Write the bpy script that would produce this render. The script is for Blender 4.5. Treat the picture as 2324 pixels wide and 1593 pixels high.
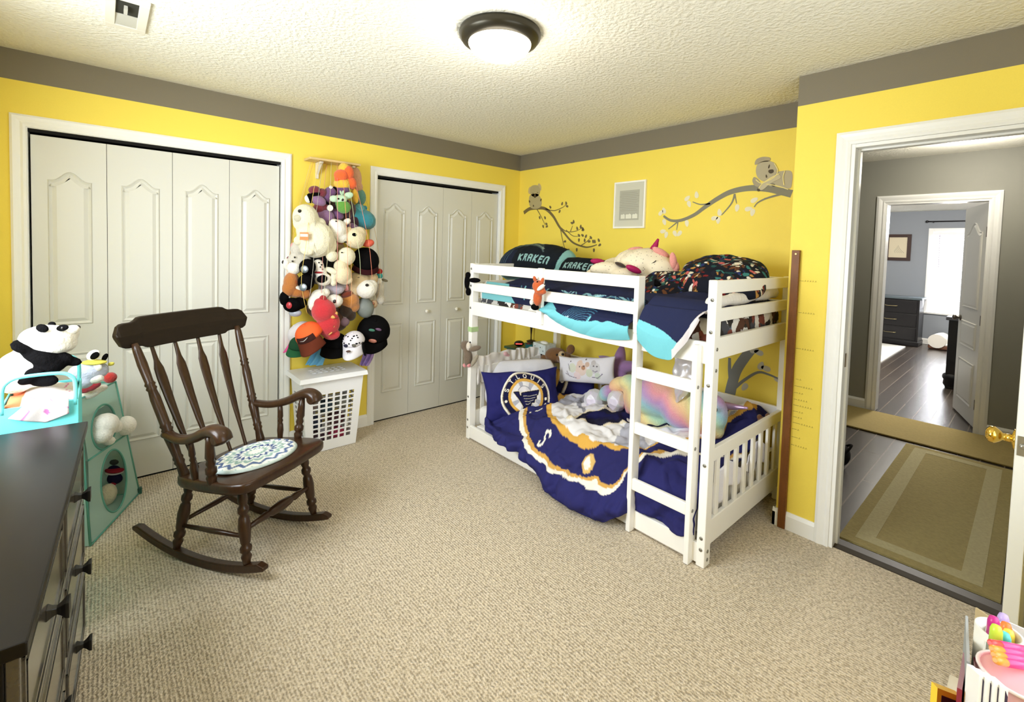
import bpy, math, random
import numpy as np
from mathutils import Vector, Matrix, Euler, noise
for _o in list(bpy.data.objects):
    bpy.data.objects.remove(_o)
SC = bpy.context.scene
COL = SC.collection
PI = math.pi
rnd = random.Random(7)

# ------------------------------------------------------------------ camera
CAM = Vector((-3.20717, -3.58367, 1.47844))
CF, CPX, CPY = 1051.4147, 1171.511, 610.175          # focal length and principal point in pixels of 2324x1593
_ya, _pi, _ro = 0.8434221, -0.0423778, 0.0293451
FW = Vector((math.cos(_ya)*math.cos(_pi), math.sin(_ya)*math.cos(_pi), math.sin(_pi)))
_r0 = Vector((math.sin(_ya), -math.cos(_ya), 0)); _u0 = _r0.cross(FW)
RT = _r0*math.cos(_ro) + _u0*math.sin(_ro)
UP = -_r0*math.sin(_ro) + _u0*math.cos(_ro)
cd = bpy.data.cameras.new('camera'); cam = bpy.data.objects.new('camera', cd); COL.objects.link(cam)
cd.sensor_fit = 'HORIZONTAL'; cd.sensor_width = 36.0; cd.lens = CF/2324*36
cd.shift_x = (1162-CPX)/2324; cd.shift_y = (CPY-796.5)/2324
cd.clip_start = 0.02; cd.clip_end = 100
m3 = Matrix((RT, UP, -FW)).transposed()
cam.matrix_world = Matrix.Translation(CAM) @ m3.to_4x4()
SC.camera = cam

# ------------------------------------------------------------------ exposure, world, window and fill light
SC.view_settings.view_transform = 'Standard'; SC.view_settings.look = 'None'
SC.view_settings.gamma = 1.0; SC.view_settings.use_curve_mapping = False
SC.view_settings.exposure = 0.0
SC.cycles.max_bounces = 10; SC.cycles.diffuse_bounces = 6; SC.cycles.transparent_max_bounces = 12
SC.cycles.caustics_reflective = False; SC.cycles.caustics_refractive = False
SC.cycles.sample_clamp_indirect = 6.0
wd = bpy.data.worlds.new('sky'); SC.world = wd; wd.use_nodes = True
bg = wd.node_tree.nodes['Background']; bg.inputs['Color'].default_value = (0.80, 0.90, 1.0, 1); bg.inputs['Strength'].default_value = 2.6

def area(name, loc, direction, sx, sy, energy, color):
    l = bpy.data.lights.new(name, 'AREA'); l.shape = 'RECTANGLE'; l.size = sx; l.size_y = sy
    l.energy = energy; l.color = color
    o = bpy.data.objects.new(name, l); COL.objects.link(o); o.location = loc
    o.rotation_euler = Vector(direction).to_track_quat('-Z', 'Y').to_euler()
    return o
area('daylight_side_window', (-3.95, -1.66, 1.55), (1, -0.04, -0.30), 1.15, 1.2, 92, (0.87, 0.935, 1.0))
area('rear_window_fill', (-2.0, -4.08, 1.5), (0, 1, -0.05), 1.5, 1.2, 17, (0.90, 0.95, 1.0))  # added fill light, no window is known behind the camera
area('daylight_far_window', (7.95, -2.7, 1.35), (-1, 0, -0.15), 0.85, 1.4, 210, (0.95, 0.97, 1.0))

# ------------------------------------------------------------------ pixel measurements to real points
def ray(px, py): return FW + RT*((px-CPX)/CF) + UP*((CPY-py)/CF)
def onx(px, py, x): r = ray(px, py); return CAM + r*((x-CAM.x)/r.x)
def ony(px, py, y): r = ray(px, py); return CAM + r*((y-CAM.y)/r.y)
def onz(px, py, z): r = ray(px, py); return CAM + r*((z-CAM.z)/r.z)
def mpp(p): return (Vector(p)-CAM).dot(FW)/CF            # metres per pixel at a point

# ------------------------------------------------------------------ materials
def lin(c):
    return tuple(((v/255)/12.92 if v/255 <= .04045 else ((v/255+.055)/1.055)**2.4) for v in c)
MATS = {}
def mat(name, rgb, rough=.6, metal=0.0, spec=.4, bump=0.0, scale=80.0, detail=4.0, var=0.0, emit=None, stretch=None, sheen=0.0, vcol=False, alpha=None, coat=0.0, varscale=None):
    if name in MATS: return MATS[name]
    m = bpy.data.materials.new(name); m.use_nodes = True
    nt = m.node_tree; b = nt.nodes['Principled BSDF']
    c = lin(rgb)
    b.inputs['Base Color'].default_value = (*c, 1); b.inputs['Roughness'].default_value = rough
    b.inputs['Metallic'].default_value = metal; b.inputs['Specular IOR Level'].default_value = spec
    if coat: b.inputs['Coat Weight'].default_value = coat; b.inputs['Coat Roughness'].default_value = .15
    if sheen: b.inputs['Sheen Weight'].default_value = sheen; b.inputs['Sheen Roughness'].default_value = .6
    if emit: b.inputs['Emission Color'].default_value = (*lin(emit[0]), 1); b.inputs['Emission Strength'].default_value = emit[1]
    if alpha is not None: b.inputs['Alpha'].default_value = alpha
    src = None
    if bump or var:
        tc = nt.nodes.new('ShaderNodeTexCoord'); mp = nt.nodes.new('ShaderNodeMapping')
        nt.links.new(tc.outputs['Object'], mp.inputs['Vector'])
        if stretch: mp.inputs['Scale'].default_value = stretch
        nz = nt.nodes.new('ShaderNodeTexNoise'); nz.inputs['Scale'].default_value = scale; nz.inputs['Detail'].default_value = detail
        nt.links.new(mp.outputs['Vector'], nz.inputs['Vector'])
        if bump:
            bp = nt.nodes.new('ShaderNodeBump'); bp.inputs['Strength'].default_value = bump; bp.inputs['Distance'].default_value = .01
            nt.links.new(nz.outputs['Fac'], bp.inputs['Height']); nt.links.new(bp.outputs['Normal'], b.inputs['Normal'])
        if var:
            nv = nz
            if varscale:
                nv = nt.nodes.new('ShaderNodeTexNoise'); nv.inputs['Scale'].default_value = varscale; nv.inputs['Detail'].default_value = 5
                nt.links.new(mp.outputs['Vector'], nv.inputs['Vector'])
            hs = nt.nodes.new('ShaderNodeMapRange'); hs.inputs['From Min'].default_value = .3; hs.inputs['From Max'].default_value = .7
            hs.inputs['To Min'].default_value = 1-var; hs.inputs['To Max'].default_value = 1+var
            nt.links.new(nv.outputs['Fac'], hs.inputs['Value'])
            mx = nt.nodes.new('ShaderNodeVectorMath'); mx.operation = 'SCALE'
            nt.links.new(hs.outputs['Result'], mx.inputs['Scale'])
            if vcol:
                at = nt.nodes.new('ShaderNodeAttribute'); at.attribute_name = 'Col'; nt.links.new(at.outputs['Color'], mx.inputs[0])
            else: mx.inputs[0].default_value = c
            nt.links.new(mx.outputs['Vector'], b.inputs['Base Color'])
    if vcol and not var:
        at = nt.nodes.new('ShaderNodeAttribute'); at.attribute_name = 'Col'; nt.links.new(at.outputs['Color'], b.inputs['Base Color'])
    MATS[name] = m
    return m
def fab(name, rgb, **k):
    d = dict(rough=.9, spec=.15, bump=.12, scale=300, var=.05); d.update(k); return mat(name, rgb, **d)
def fur(name, rgb, **k):
    d = dict(rough=.95, spec=.1, bump=.5, scale=120, detail=6, var=.07, sheen=.3); d.update(k); return mat(name, rgb, **d)

# ------------------------------------------------------------------ mesh builder
class MB:
    def __init__(s, xf=None): s.V = []; s.F = []; s.M = []; s.S = []; s.C = None; s.xf = xf
    def add(s, vs, fs, mi=0, smooth=False):
        n = len(s.V)
        for v in vs:
            v = Vector(v); s.V.append(s.xf @ v if s.xf else v)
        for f in fs: s.F.append(tuple(i+n for i in f)); s.M.append(mi); s.S.append(smooth)
        return s
    def box(s, a, b, mi=0):
        x0, y0, z0 = (min(a[i], b[i]) for i in range(3)); x1, y1, z1 = (max(a[i], b[i]) for i in range(3))
        return s.add([(x0,y0,z0),(x1,y0,z0),(x1,y1,z0),(x0,y1,z0),(x0,y0,z1),(x1,y0,z1),(x1,y1,z1),(x0,y1,z1)],
            [(0,3,2,1),(4,5,6,7),(0,1,5,4),(1,2,6,5),(2,3,7,6),(3,0,4,7)], mi)
    def prism(s, poly, o, u, v, w, mi=0, smooth=False):     # polygon in (u,v) at o, extruded by vector w
        o, u, v, w = map(Vector, (o, u, v, w)); n = len(poly)
        A = [o+u*p[0]+v*p[1] for p in poly]; vs = A+[a+w for a in A]
        k = len(s.V)
        fs = [tuple(range(n-1, -1, -1)), tuple(range(n, 2*n))]
        s.add(vs, fs, mi, False); 
        for i in range(n):
            j = (i+1) % n; s.F.append((k+i, k+j, k+n+j, k+n+i)); s.M.append(mi); s.S.append(smooth)
        return s
    def tube(s, path, rad, n=10, mi=0, caps=True, flat=None, closed=False, up=None):
        P = [Vector(p) for p in path]; m = len(P)
        R = rad if isinstance(rad, (list, tuple)) else [rad]*m
        vs = []; N = None
        for i in range(m):
            a = P[i-1] if (i > 0 or closed) else P[i]; b = P[(i+1) % m] if (i < m-1 or closed) else P[i]
            T = (b-a).normalized()
            if N is None:
                N = Vector(up) if up else (Vector((0,0,1)) if abs(T.z) < .9 else Vector((1,0,0)))
            N = N - T*N.dot(T)
            N = N.normalized() if N.length > 1e-6 else T.orthogonal().normalized()
            B = T.cross(N)
            for k in range(n):
                a_ = 2*PI*k/n; vs.append(P[i]+N*(R[i]*math.cos(a_)*(flat or 1))+B*(R[i]*math.sin(a_)))
        fs = []
        for i in range(m if closed else m-1):
            j = (i+1) % m
            for k in range(n):
                l = (k+1) % n; fs.append((i*n+k, i*n+l, j*n+l, j*n+k))
        s.add(vs, fs, mi, True)
        if caps and not closed:
            k = len(s.V)-len(vs)
            s.F.append(tuple(k+i for i in range(n-1, -1, -1))); s.M.append(mi); s.S.append(False)
            s.F.append(tuple(k+(m-1)*n+i for i in range(n))); s.M.append(mi); s.S.append(False)
        return s
    def lathe(s, base, axis, prof, n=20, mi=0, caps=True):   # prof: (distance along axis, radius)
        base = Vector(base); axis = Vector(axis).normalized()
        return s.tube([base+axis*p[0] for p in prof], [max(p[1], 1e-4) for p in prof], n, mi, caps)
    def ell(s, c, r, rot=None, n=16, mi=0, zmin=-1.0):
        c = Vector(c); r = (r, r, r) if not isinstance(r, (tuple, list, Vector)) else r
        h = n//2; vs = []
        for i in range(h+1):
            t = -PI/2+PI*i/h; z = max(math.sin(t), zmin)
            for k in range(n):
                a = 2*PI*k/n; v = Vector((r[0]*math.cos(t)*math.cos(a), r[1]*math.cos(t)*math.sin(a), r[2]*z))
                vs.append(c+(rot @ v if rot else v))
        fs = [(i*n+k, i*n+(k+1) % n, (i+1)*n+(k+1) % n, (i+1)*n+k) for i in range(h) for k in range(n)]
        return s.add(vs, fs, mi, True)
    def grid(s, fn, nu, nv, mi=0, smooth=True, col=None):
        vs = []; cs = []
        for j in range(nv+1):
            for i in range(nu+1):
                u, v = i/nu, j/nv; vs.append(fn(u, v))
        fs = [(j*(nu+1)+i, j*(nu+1)+i+1, (j+1)*(nu+1)+i+1, (j+1)*(nu+1)+i) for j in range(nv) for i in range(nu)]
        return s.add(vs, fs, mi, smooth)
ORG = {}
def obj(name, mb, mats, parent=None, org=None, bevel=0, remesh=0, sub=0, solid=0, smoothit=0, autosmooth=False, weld=False):
    me = bpy.data.meshes.new(name)
    V = mb.V
    if org is None:
        xs = [v.x for v in V]; ys = [v.y for v in V]; zs = [v.z for v in V]
        org = Vector(((min(xs)+max(xs))/2, (min(ys)+max(ys))/2, min(zs)))
    org = Vector(org)
    me.from_pydata([v-org for v in V], [], mb.F)
    if not isinstance(mats, (list, tuple)): mats = [mats]
    for m in mats: me.materials.append(m)
    me.polygons.foreach_set('material_index', mb.M); me.polygons.foreach_set('use_smooth', mb.S)
    if mb.C is not None:
        at = me.color_attributes.new('Col', 'FLOAT_COLOR', 'POINT')
        c = np.ones((len(V), 4), dtype=np.float32); c[:, :3] = mb.C; at.data.foreach_set('color', c.ravel())
    me.validate(); me.update()
    o = bpy.data.objects.new(name, me); COL.objects.link(o)
    ORG[o.name] = org
    if parent is not None: o.parent = parent; o.location = org-ORG[parent.name]
    else: o.location = org
    if weld:
        d = o.modifiers.new('weld', 'WELD'); d.merge_threshold = .0005
    if remesh:
        d = o.modifiers.new('remesh', 'REMESH'); d.mode = 'VOXEL'; d.voxel_size = remesh; d.use_smooth_shade = True
    if smoothit:
        d = o.modifiers.new('smooth', 'SMOOTH'); d.factor = .5; d.iterations = smoothit
    if solid:
        d = o.modifiers.new('solid', 'SOLIDIFY'); d.thickness = solid; d.offset = 0
    if bevel:
        d = o.modifiers.new('bevel', 'BEVEL'); d.width = bevel; d.segments = 2; d.limit_method = 'ANGLE'; d.angle_limit = .7
    if sub:
        d = o.modifiers.new('sub', 'SUBSURF'); d.levels = sub; d.render_levels = sub
    return o
def tag(o, label, cat, group=None, kind=None):
    o['label'] = label; o['category'] = cat
    if group: o['group'] = group
    if kind: o['kind'] = kind
    return o
def thing(name, loc, label, cat, group=None):
    o = bpy.data.objects.new(name, None); COL.objects.link(o); o.location = loc; o.empty_display_size = .05
    ORG[o.name] = Vector(loc); return tag(o, label, cat, group)
def struct(name, mb, mats, **k):
    o = obj(name, mb, mats, **k)
    if o.parent is None: o['kind'] = 'structure'
    return o
def dup(root, loc, label=None):
    r = root.copy(); COL.objects.link(r); r.location = loc
    ORG[r.name] = Vector(loc)
    if label: r['label'] = label
    for ch in root.children:
        c = ch.copy(); COL.objects.link(c); c.parent = r
        for g in ch.children:
            d = g.copy(); COL.objects.link(d); d.parent = c
    return r
# ------------------------------------------------------------------ the room
H = 2.44; BAND = H-.157; XL = -3.78; YF = -3.95; XD = -.435; YJ = -2.692
M_yel = mat('yellow_wall_paint', (241, 217, 90), rough=.55, spec=.3, bump=.06, scale=220, var=.015)
M_band = mat('taupe_band_paint', (124, 116, 98), rough=.6, spec=.3, bump=.06, scale=220)
M_trim = mat('white_trim_paint', (240, 240, 237), rough=.35, spec=.45)
M_door = mat('white_door_paint', (212, 211, 203), rough=.4, spec=.4, bump=.03, scale=90, stretch=(6, 6, .6))
M_closet_shade = mat('closet_shade', (14, 12, 11), rough=.9)  # near-black colour paints in the shade inside the closets
M_greywall = mat('grey_hall_paint', (142, 141, 132), rough=.6, spec=.3, bump=.05, scale=200)
M_bluewall = mat('blue_grey_paint', (142, 147, 154), rough=.6, spec=.3, bump=.05, scale=200)
def ceiling_mat():
    m = mat('popcorn_ceiling', (236, 233, 220), rough=.9, spec=.1, bump=.9, scale=55, detail=3, var=.03)
    return m
M_ceil = ceiling_mat()
def carpet_mat():
    m = bpy.data.materials.new('ribbed_carpet'); m.use_nodes = True; nt = m.node_tree; b = nt.nodes['Principled BSDF']
    b.inputs['Roughness'].default_value = .97; b.inputs['Specular IOR Level'].default_value = .08; b.inputs['Sheen Weight'].default_value = .25
    tc = nt.nodes.new('ShaderNodeTexCoord')
    mp = nt.nodes.new('ShaderNodeMapping'); mp.inputs['Rotation'].default_value = (0, 0, 0); mp.inputs['Scale'].default_value = (1, 1, 1)
    nt.links.new(tc.outputs['Object'], mp.inputs['Vector'])
    wv = nt.nodes.new('ShaderNodeTexWave'); wv.wave_type = 'BANDS'; wv.bands_direction = 'X'
    wv.inputs['Scale'].default_value = 27; wv.inputs['Distortion'].default_value = 3.5; wv.inputs['Detail'].default_value = 3; wv.inputs['Detail Scale'].default_value = 3.5
    nt.links.new(mp.outputs['Vector'], wv.inputs['Vector'])
    nz = nt.nodes.new('ShaderNodeTexNoise'); nz.inputs['Scale'].default_value = 80; nz.inputs['Detail'].default_value = 5
    nt.links.new(mp.outputs['Vector'], nz.inputs['Vector'])
    vo = nt.nodes.new('ShaderNodeTexVoronoi'); vo.inputs['Scale'].default_value = 120; nt.links.new(mp.outputs['Vector'], vo.inputs['Vector'])
    ad = nt.nodes.new('ShaderNodeMath'); ad.operation = 'MULTIPLY_ADD'; ad.inputs[1].default_value = .26
    nt.links.new(wv.outputs['Fac'], ad.inputs[0]); nt.links.new(nz.outputs['Fac'], ad.inputs[2])
    a2 = nt.nodes.new('ShaderNodeMath'); a2.operation = 'MULTIPLY_ADD'; a2.inputs[1].default_value = -.35
    nt.links.new(vo.outputs['Distance'], a2.inputs[0]); nt.links.new(ad.outputs[0], a2.inputs[2])
    cr = nt.nodes.new('ShaderNodeValToRGB')
    cr.color_ramp.elements[0].position = .22; cr.color_ramp.elements[0].color = (*lin((164, 148, 123)), 1)
    cr.color_ramp.elements[1].position = .85; cr.color_ramp.elements[1].color = (*lin((240, 226, 205)), 1)
    e = cr.color_ramp.elements.new(.5); e.color = (*lin((214, 198, 172)), 1)
    nt.links.new(a2.outputs[0], cr.inputs['Fac']); nt.links.new(cr.outputs['Color'], b.inputs['Base Color'])
    bp = nt.nodes.new('ShaderNodeBump'); bp.inputs['Strength'].default_value = .8; bp.inputs['Distance'].default_value = .012
    nt.links.new(a2.outputs[0], bp.inputs['Height']); nt.links.new(bp.outputs['Normal'], b.inputs['Normal'])
    return m
M_carpet = carpet_mat()
def wood_floor():
    m = bpy.data.materials.new('dark_wood_floor'); m.use_nodes = True; nt = m.node_tree; b = nt.nodes['Principled BSDF']
    b.inputs['Roughness'].default_value = .27; b.inputs['Specular IOR Level'].default_value = .6
    tc = nt.nodes.new('ShaderNodeTexCoord'); mp = nt.nodes.new('ShaderNodeMapping'); nt.links.new(tc.outputs['Object'], mp.inputs['Vector'])
    br = nt.nodes.new('ShaderNodeTexBrick'); br.inputs['Scale'].default_value = 1.0
    br.inputs['Brick Width'].default_value = 1.2; br.inputs['Row Height'].default_value = .125; br.inputs['Mortar Size'].default_value = .004
    br.inputs['Color1'].default_value = (*lin((54, 47, 42)), 1); br.inputs['Color2'].default_value = (*lin((66, 58, 51)), 1); br.inputs['Mortar'].default_value = (*lin((104, 94, 84)), 1)
    nt.links.new(mp.outputs['Vector'], br.inputs['Vector']); nt.links.new(br.outputs['Color'], b.inputs['Base Color'])
    nz = nt.nodes.new('ShaderNodeTexNoise'); nz.inputs['Scale'].default_value = 6; nt.links.new(mp.outputs['Vector'], nz.inputs['Vector'])
    bp = nt.nodes.new('ShaderNodeBump'); bp.inputs['Strength'].default_value = .05; nt.links.new(nz.outputs['Fac'], bp.inputs['Height']); nt.links.new(bp.outputs['Normal'], b.inputs['Normal'])
    return m
M_wood = wood_floor()

struct('floor', MB().box((XL, YF, -.1), (-.40, 0.03, 0)).box((-.40, YJ, -.1), (0, .03, 0)), M_carpet, org=(0, 0, 0))
struct('ceiling', MB().box((XL-.1, YF-.1, H), (.02, .7, H+.1)), M_ceil, org=(0, 0, 0))
def wallbox(mb, a, b):        # splits a wall box at the painted band
    z0, z1 = a[2], b[2]
    if z0 < BAND: mb.box((a[0], a[1], z0), (b[0], b[1], min(z1, BAND)), 0)
    if z1 > BAND: mb.box((a[0], a[1], max(z0, BAND)), (b[0], b[1], z1), 1)
    return mb
C1 = (-3.512, -2.262, 2.05); C2 = (-1.552, -.262, 2.05)
w = MB()
for x0, x1, z0 in ((XL-.12, C1[0], 0), (C1[0], C1[1], C1[2]), (C1[1], C2[0], 0), (C2[0], C2[1], C2[2]), (C2[1], .12, 0)):
    wallbox(w, (x0, 0, z0), (x1, .12, H))
struct('wall_closet', w, [M_yel, M_band], org=(0, 0, 0))
struct('wall_bed', wallbox(MB(), (0, -2.8, 0), (.12, 0, H)), [M_yel, M_band], org=(0, 0, 0))
OP0, OP1, OPH = -2.943, -3.622, 2.045
w = MB(); wallbox(w, (XD, YJ, 0), (XD+.12, OP0, H)); wallbox(w, (XD, OP0, OPH), (XD+.12, OP1, H)); wallbox(w, (XD, OP1, 0), (XD+.12, YF-.1, H))
wallbox(w, (XD+.12, YJ, 0), (0.0, YJ-.1, H))
struct('wall_doorway', w, [M_yel, M_band], org=(0, 0, 0))
w = MB()                       # left wall with a window
for y0, y1, z0, z1 in ((.12, -1.08, 0, H), (-1.08, -2.24, 0, .93), (-1.08, -2.24, 2.12, H), (-2.24, YF-.1, 0, H)): wallbox(w, (XL-.12, y0, z0), (XL, y1, z1))
struct('wall_left', w, [M_yel, M_band], org=(0, 0, 0))
w = MB()                       # wall behind the camera with an added window
for x0, x1, z0, z1 in ((XL, -2.76, 0, H), (-2.76, -1.24, 0, .88), (-2.76, -1.24, 2.1, H), (-1.24, XD+.12, 0, H)): wallbox(w, (x0, YF-.12, z0), (x1, YF, z1))
struct('wall_rear', w, [M_yel, M_band], org=(0, 0, 0))
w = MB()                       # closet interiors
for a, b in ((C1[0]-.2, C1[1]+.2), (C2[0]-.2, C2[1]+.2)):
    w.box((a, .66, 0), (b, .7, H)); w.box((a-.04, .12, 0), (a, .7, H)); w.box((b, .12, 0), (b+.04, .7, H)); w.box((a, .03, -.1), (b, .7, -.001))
struct('wall_closet_interior', w, M_closet_shade, org=(0, 0, 0))
def glass():
    m = bpy.data.materials.new('window_glass'); m.use_nodes = True; nt = m.node_tree
    nt.nodes.remove(nt.nodes['Principled BSDF']); out = nt.nodes['Material Output']
    t = nt.nodes.new('ShaderNodeBsdfTransparent'); g = nt.nodes.new('ShaderNodeBsdfGlossy'); g.inputs['Roughness'].default_value = .02
    mx = nt.nodes.new('ShaderNodeMixShader'); mx.inputs[0].default_value = .06
    nt.links.new(t.outputs[0], mx.inputs[1]); nt.links.new(g.outputs[0], mx.inputs[2]); nt.links.new(mx.outputs[0], out.inputs[0]); return m
M_glass = glass()
def window(name, o, u, wdt, z0, z1, nrm):          # o: centre of the opening at floor level, u: along the wall, nrm: into the room
    o, u, nrm = Vector(o), Vector(u), Vector(nrm); Z = Vector((0, 0, 1))
    f = MB()
    def bar(u0, u1, a, b, d0, d1): f.prism([(u0, a), (u1, a), (u1, b), (u0, b)], o+nrm*d0, u, Z, nrm*(d1-d0))
    h = wdt/2; c = .065
    bar(-h-c, -h, z0, z1+c, .0, .018); bar(h, h+c, z0, z1+c, 0, .018); bar(-h, h, z1, z1+c, 0, .018); bar(-h-c-.03, h+c+.03, z0-.03, z0, 0, .05)
    zm = (z0+z1)/2
    for a, b in ((-h, -h+.04), (h-.04, h)): bar(a, b, z0, z1, -.1, -.06)
    for a, b in ((z0, z0+.04), (z1-.04, z1), (zm-.02, zm+.02)): bar(-h+.04, h-.04, a, b, -.1, -.06)
    fo = struct(name, f, M_trim, bevel=.003)
    p = MB().prism([(-h, z0), (h, z0), (h, z1), (-h, z1)], o-nrm*.08, u, Z, nrm*.004)
    obj('pane', p, M_glass, fo)
    return fo
window('window_1', (XL, -1.66, 0), (0, 1, 0), 1.16, .93, 2.12, (1, 0, 0))
window('window_2_added', (-2.0, YF, 0), (1, 0, 0), 1.52, .88, 2.1, (0, 1, 0))  # unseen window, added to admit the rear fill light

# ------------------------------------------------------------------ casings, jambs, baseboards
def casing(name, o, u, x0, x1, h, nrm, wdt=.06, d=.018, mt=None):  # three profiled boards round an opening
    o, u, nrm = Vector(o), Vector(u), Vector(nrm); Z = Vector((0, 0, 1)); f = MB()
    prof = [(0, 0), (0, .010), (.012, .014), (.022, .010), (.036, .015), (.05, .018), (wdt, .012), (wdt, 0)]
    path = [(x0, 0, -1, 0), (x0, h, -1, 1), (x1, h, 1, 1), (x1, 0, 1, 0)]
    vs = []
    for (x, z, dx, dz) in path:
        for (t, dd) in prof: vs.append(o+u*(x+dx*t)+Z*(z+dz*t)+nrm*dd)
    n = len(prof); fs = [(i*n+k, i*n+k+1, (i+1)*n+k+1, (i+1)*n+k) for i in range(3) for k in range(n-1)]
    fs += [tuple(range(n-1, -1, -1)), tuple(3*n+k for k in range(n))]
    f.add(vs, fs)
    return struct(name, f, mt or M_trim)
casing('trim_1', (0, 0, 0), (1, 0, 0), C1[0], C1[1], C1[2], (0, -1, 0))
casing('trim_2', (0, 0, 0), (1, 0, 0), C2[0], C2[1], C2[2], (0, -1, 0))
casing('trim_3', (XD, 0, 0), (0, -1, 0), -OP0, -OP1, OPH, (-1, 0, 0), wdt=.063)
for i, (a, b, hh) in enumerate((C1, C2)):      # closet jambs
    struct('trim_%d' % (4+i), MB().box((a-.001, 0, 0), (a+.004, .12, hh)).box((b-.004, 0, 0), (b+.001, .12, hh)).box((a+.004, 0, hh-.004), (b-.004, .12, hh+.001)), M_trim)
j = MB(); jt = .018
j.box((XD-.004, OP0+.002, 0), (XD+.124, OP0-jt, OPH)).box((XD-.004, OP1+jt, 0), (XD+.124, OP1-.002, OPH)).box((XD-.004, OP0-jt, OPH-jt), (XD+.124, OP1+jt, OPH-.0005))
j.box((XD+.045, OP0-jt, 0), (XD+.085, OP0-jt-.011, OPH-jt-.0003)).box((XD+.045, OP1+jt, 0), (XD+.085, OP1+jt+.011, OPH-jt-.0003)).box((XD+.045, OP0-jt-.011, OPH-jt-.011), (XD+.085, OP1+jt+.011, OPH-jt-.0003))
struct('trim_6', j, M_trim, bevel=.002)
sp = MB().box((XD+.03, OP0-jt-.002, .93), (XD+.06, OP0-jt, 1.0)); struct('trim_7', sp, mat('aged_brass', (120, 100, 60), rough=.35, metal=.9))
def base(name, runs, mt=None, h=.095, t=.014):
    f = MB()
    for (a, b, nrm) in runs:
        a, b, nrm = Vector(a), Vector(b), Vector(nrm); u = (b-a)
        f.prism([(0, 0), (t, 0), (t, h-.02), (t*.45, h), (0, h)], a, nrm, (0, 0, 1), u)
    return struct(name, f, mt or M_trim)
base('baseboard_closet', [((C1[1]+.06, 0, 0), (C2[0]-.06, 0, 0), (0, -1, 0)), ((C2[1]+.06, 0, 0), (0, 0, 0), (0, -1, 0)), ((XL, 0, 0), (C1[0]-.06, 0, 0), (0, -1, 0))])
base('baseboard_bed', [((0, 0, 0), (0, YJ, 0), (-1, 0, 0))])
base('baseboard_doorway', [((XD, YJ+.014, 0), (XD, OP0+.063, 0), (-1, 0, 0)), ((XD-.014, YJ, 0), (0, YJ, 0), (0, 1, 0)), ((XD, OP1-.063, 0), (XD, YF, 0), (-1, 0, 0))])
base('baseboard_left', [((XL, 0, 0), (XL, YF, 0), (1, 0, 0))])

# ------------------------------------------------------------------ bifold closet doors
def panel(mb, ox, y, x0, x1, z0, z1, arch):     # moulded raised panel on the face y, facing -y
    cx, hw = (x0+x1)/2, (x1-x0)/2
    top = []
    N = 26 if arch else 1
    for i in range(N+1):
        t = 1-2*i/N
        if arch:
            a = abs(t); hgt = 0 if a > .82 else .5*(1+math.cos(PI*a/.82))
            top.append((cx+hw*t, z1-arch+arch*hgt))
        else: top.append((cx+hw*t, z1))
    loop = [(x0, z0), (x1, z0)]+top
    n = len(loop)
    def inset(d):
        out = []
        for i in range(n):
            p, q, r = Vector(loop[i-1]), Vector(loop[i]), Vector(loop[(i+1) % n])
            e1, e2 = (q-p), (r-q)
            n1 = Vector((-e1.y, e1.x)).normalized() if e1.length > 1e-9 else Vector((0, 0)); n2 = Vector((-e2.y, e2.x)).normalized() if e2.length > 1e-9 else n1
            k = n1+n2; k = k/max(k.length_squared/2, .6) if k.length > 1e-6 else n1
            out.append(q+k*d)
        return out
    L = [(0, 0), (.005, .009), (.012, .004), (.018, .0012), (.036, .010)]
    vs = []
    for d, dep in L: vs += [(ox+p[0], y-dep, p[1]) for p in inset(d)]
    fs = [(k*n+i, k*n+(i+1) % n, (k+1)*n+(i+1) % n, (k+1)*n+i) for k in range(len(L)-1) for i in range(n)]
    fs.append(tuple((len(L)-1)*n+i for i in range(n)))
    mb.add(vs, fs)
dn = 1
M_knob = mat('white_knob', (240, 236, 225), rough=.25)
for (a, b, hh, gap) in ((C1[0], C1[1], C1[2], .012), (C2[0], C2[1], C2[2], .008)):
    wl = (b-a-2*gap)/4
    for i in range(4):
        x0 = a+gap+i*wl+.0012; x1 = x0+wl-.0024; y = .022
        f = MB().box((x0, y, .012), (x1, y+.032, hh-.034))
        panel(f, 0, y, x0+.062, x1-.062, .98, 1.835, .05); panel(f, 0, y, x0+.062, x1-.062, .24, .82, 0)
        d = struct('door_%d' % dn, f, M_door); dn += 1
        if i in (1, 2):
            kx = x1-.03 if i == 1 else x0+.03
            kx = (x0+x1)/2
            obj('knob', MB().lathe((kx, y, .905), (0, -1, 0), [(0, .008), (.012, .008), (.016, .014), (.024, .017), (.031, .013), (.034, .004)], 14), M_knob, d)
    struct('trim_%d' % (7+dn//4), MB().box((a+.004, .02, hh-.02), (b-.004, .05, hh-.004)), M_closet_shade)  # dark strip stands in for the shaded gap above the doors

# ------------------------------------------------------------------ bedroom door, opened into the room
f = MB().box((-.438, -3.601, .012), (-1.125, -3.566, 2.035))
d = struct('door_9', f, M_door, bevel=.002)
M_brass = mat('polished_brass', (236, 196, 92), rough=.14, metal=1.0)
kz = .925
obj('door_knob', MB().lathe((-1.06, -3.566, kz), (0, 1, 0), [(0, .032), (.004, .032), (.008, .014), (.028, .011), (.034, .018), (.046, .027), (.058, .026), (.066, .016), (.068, .002)], 24), M_brass, d)
obj('latch_plate', MB().box((-1.1265, -3.596, kz-.03), (-1.1245, -3.571, kz+.03)).lathe((-1.125, -3.5835, kz), (-1, 0, 0), [(0, .009), (.01, .008), (.012, .004)], 12), mat('steel', (170, 170, 165), rough=.3, metal=1), d)

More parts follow.
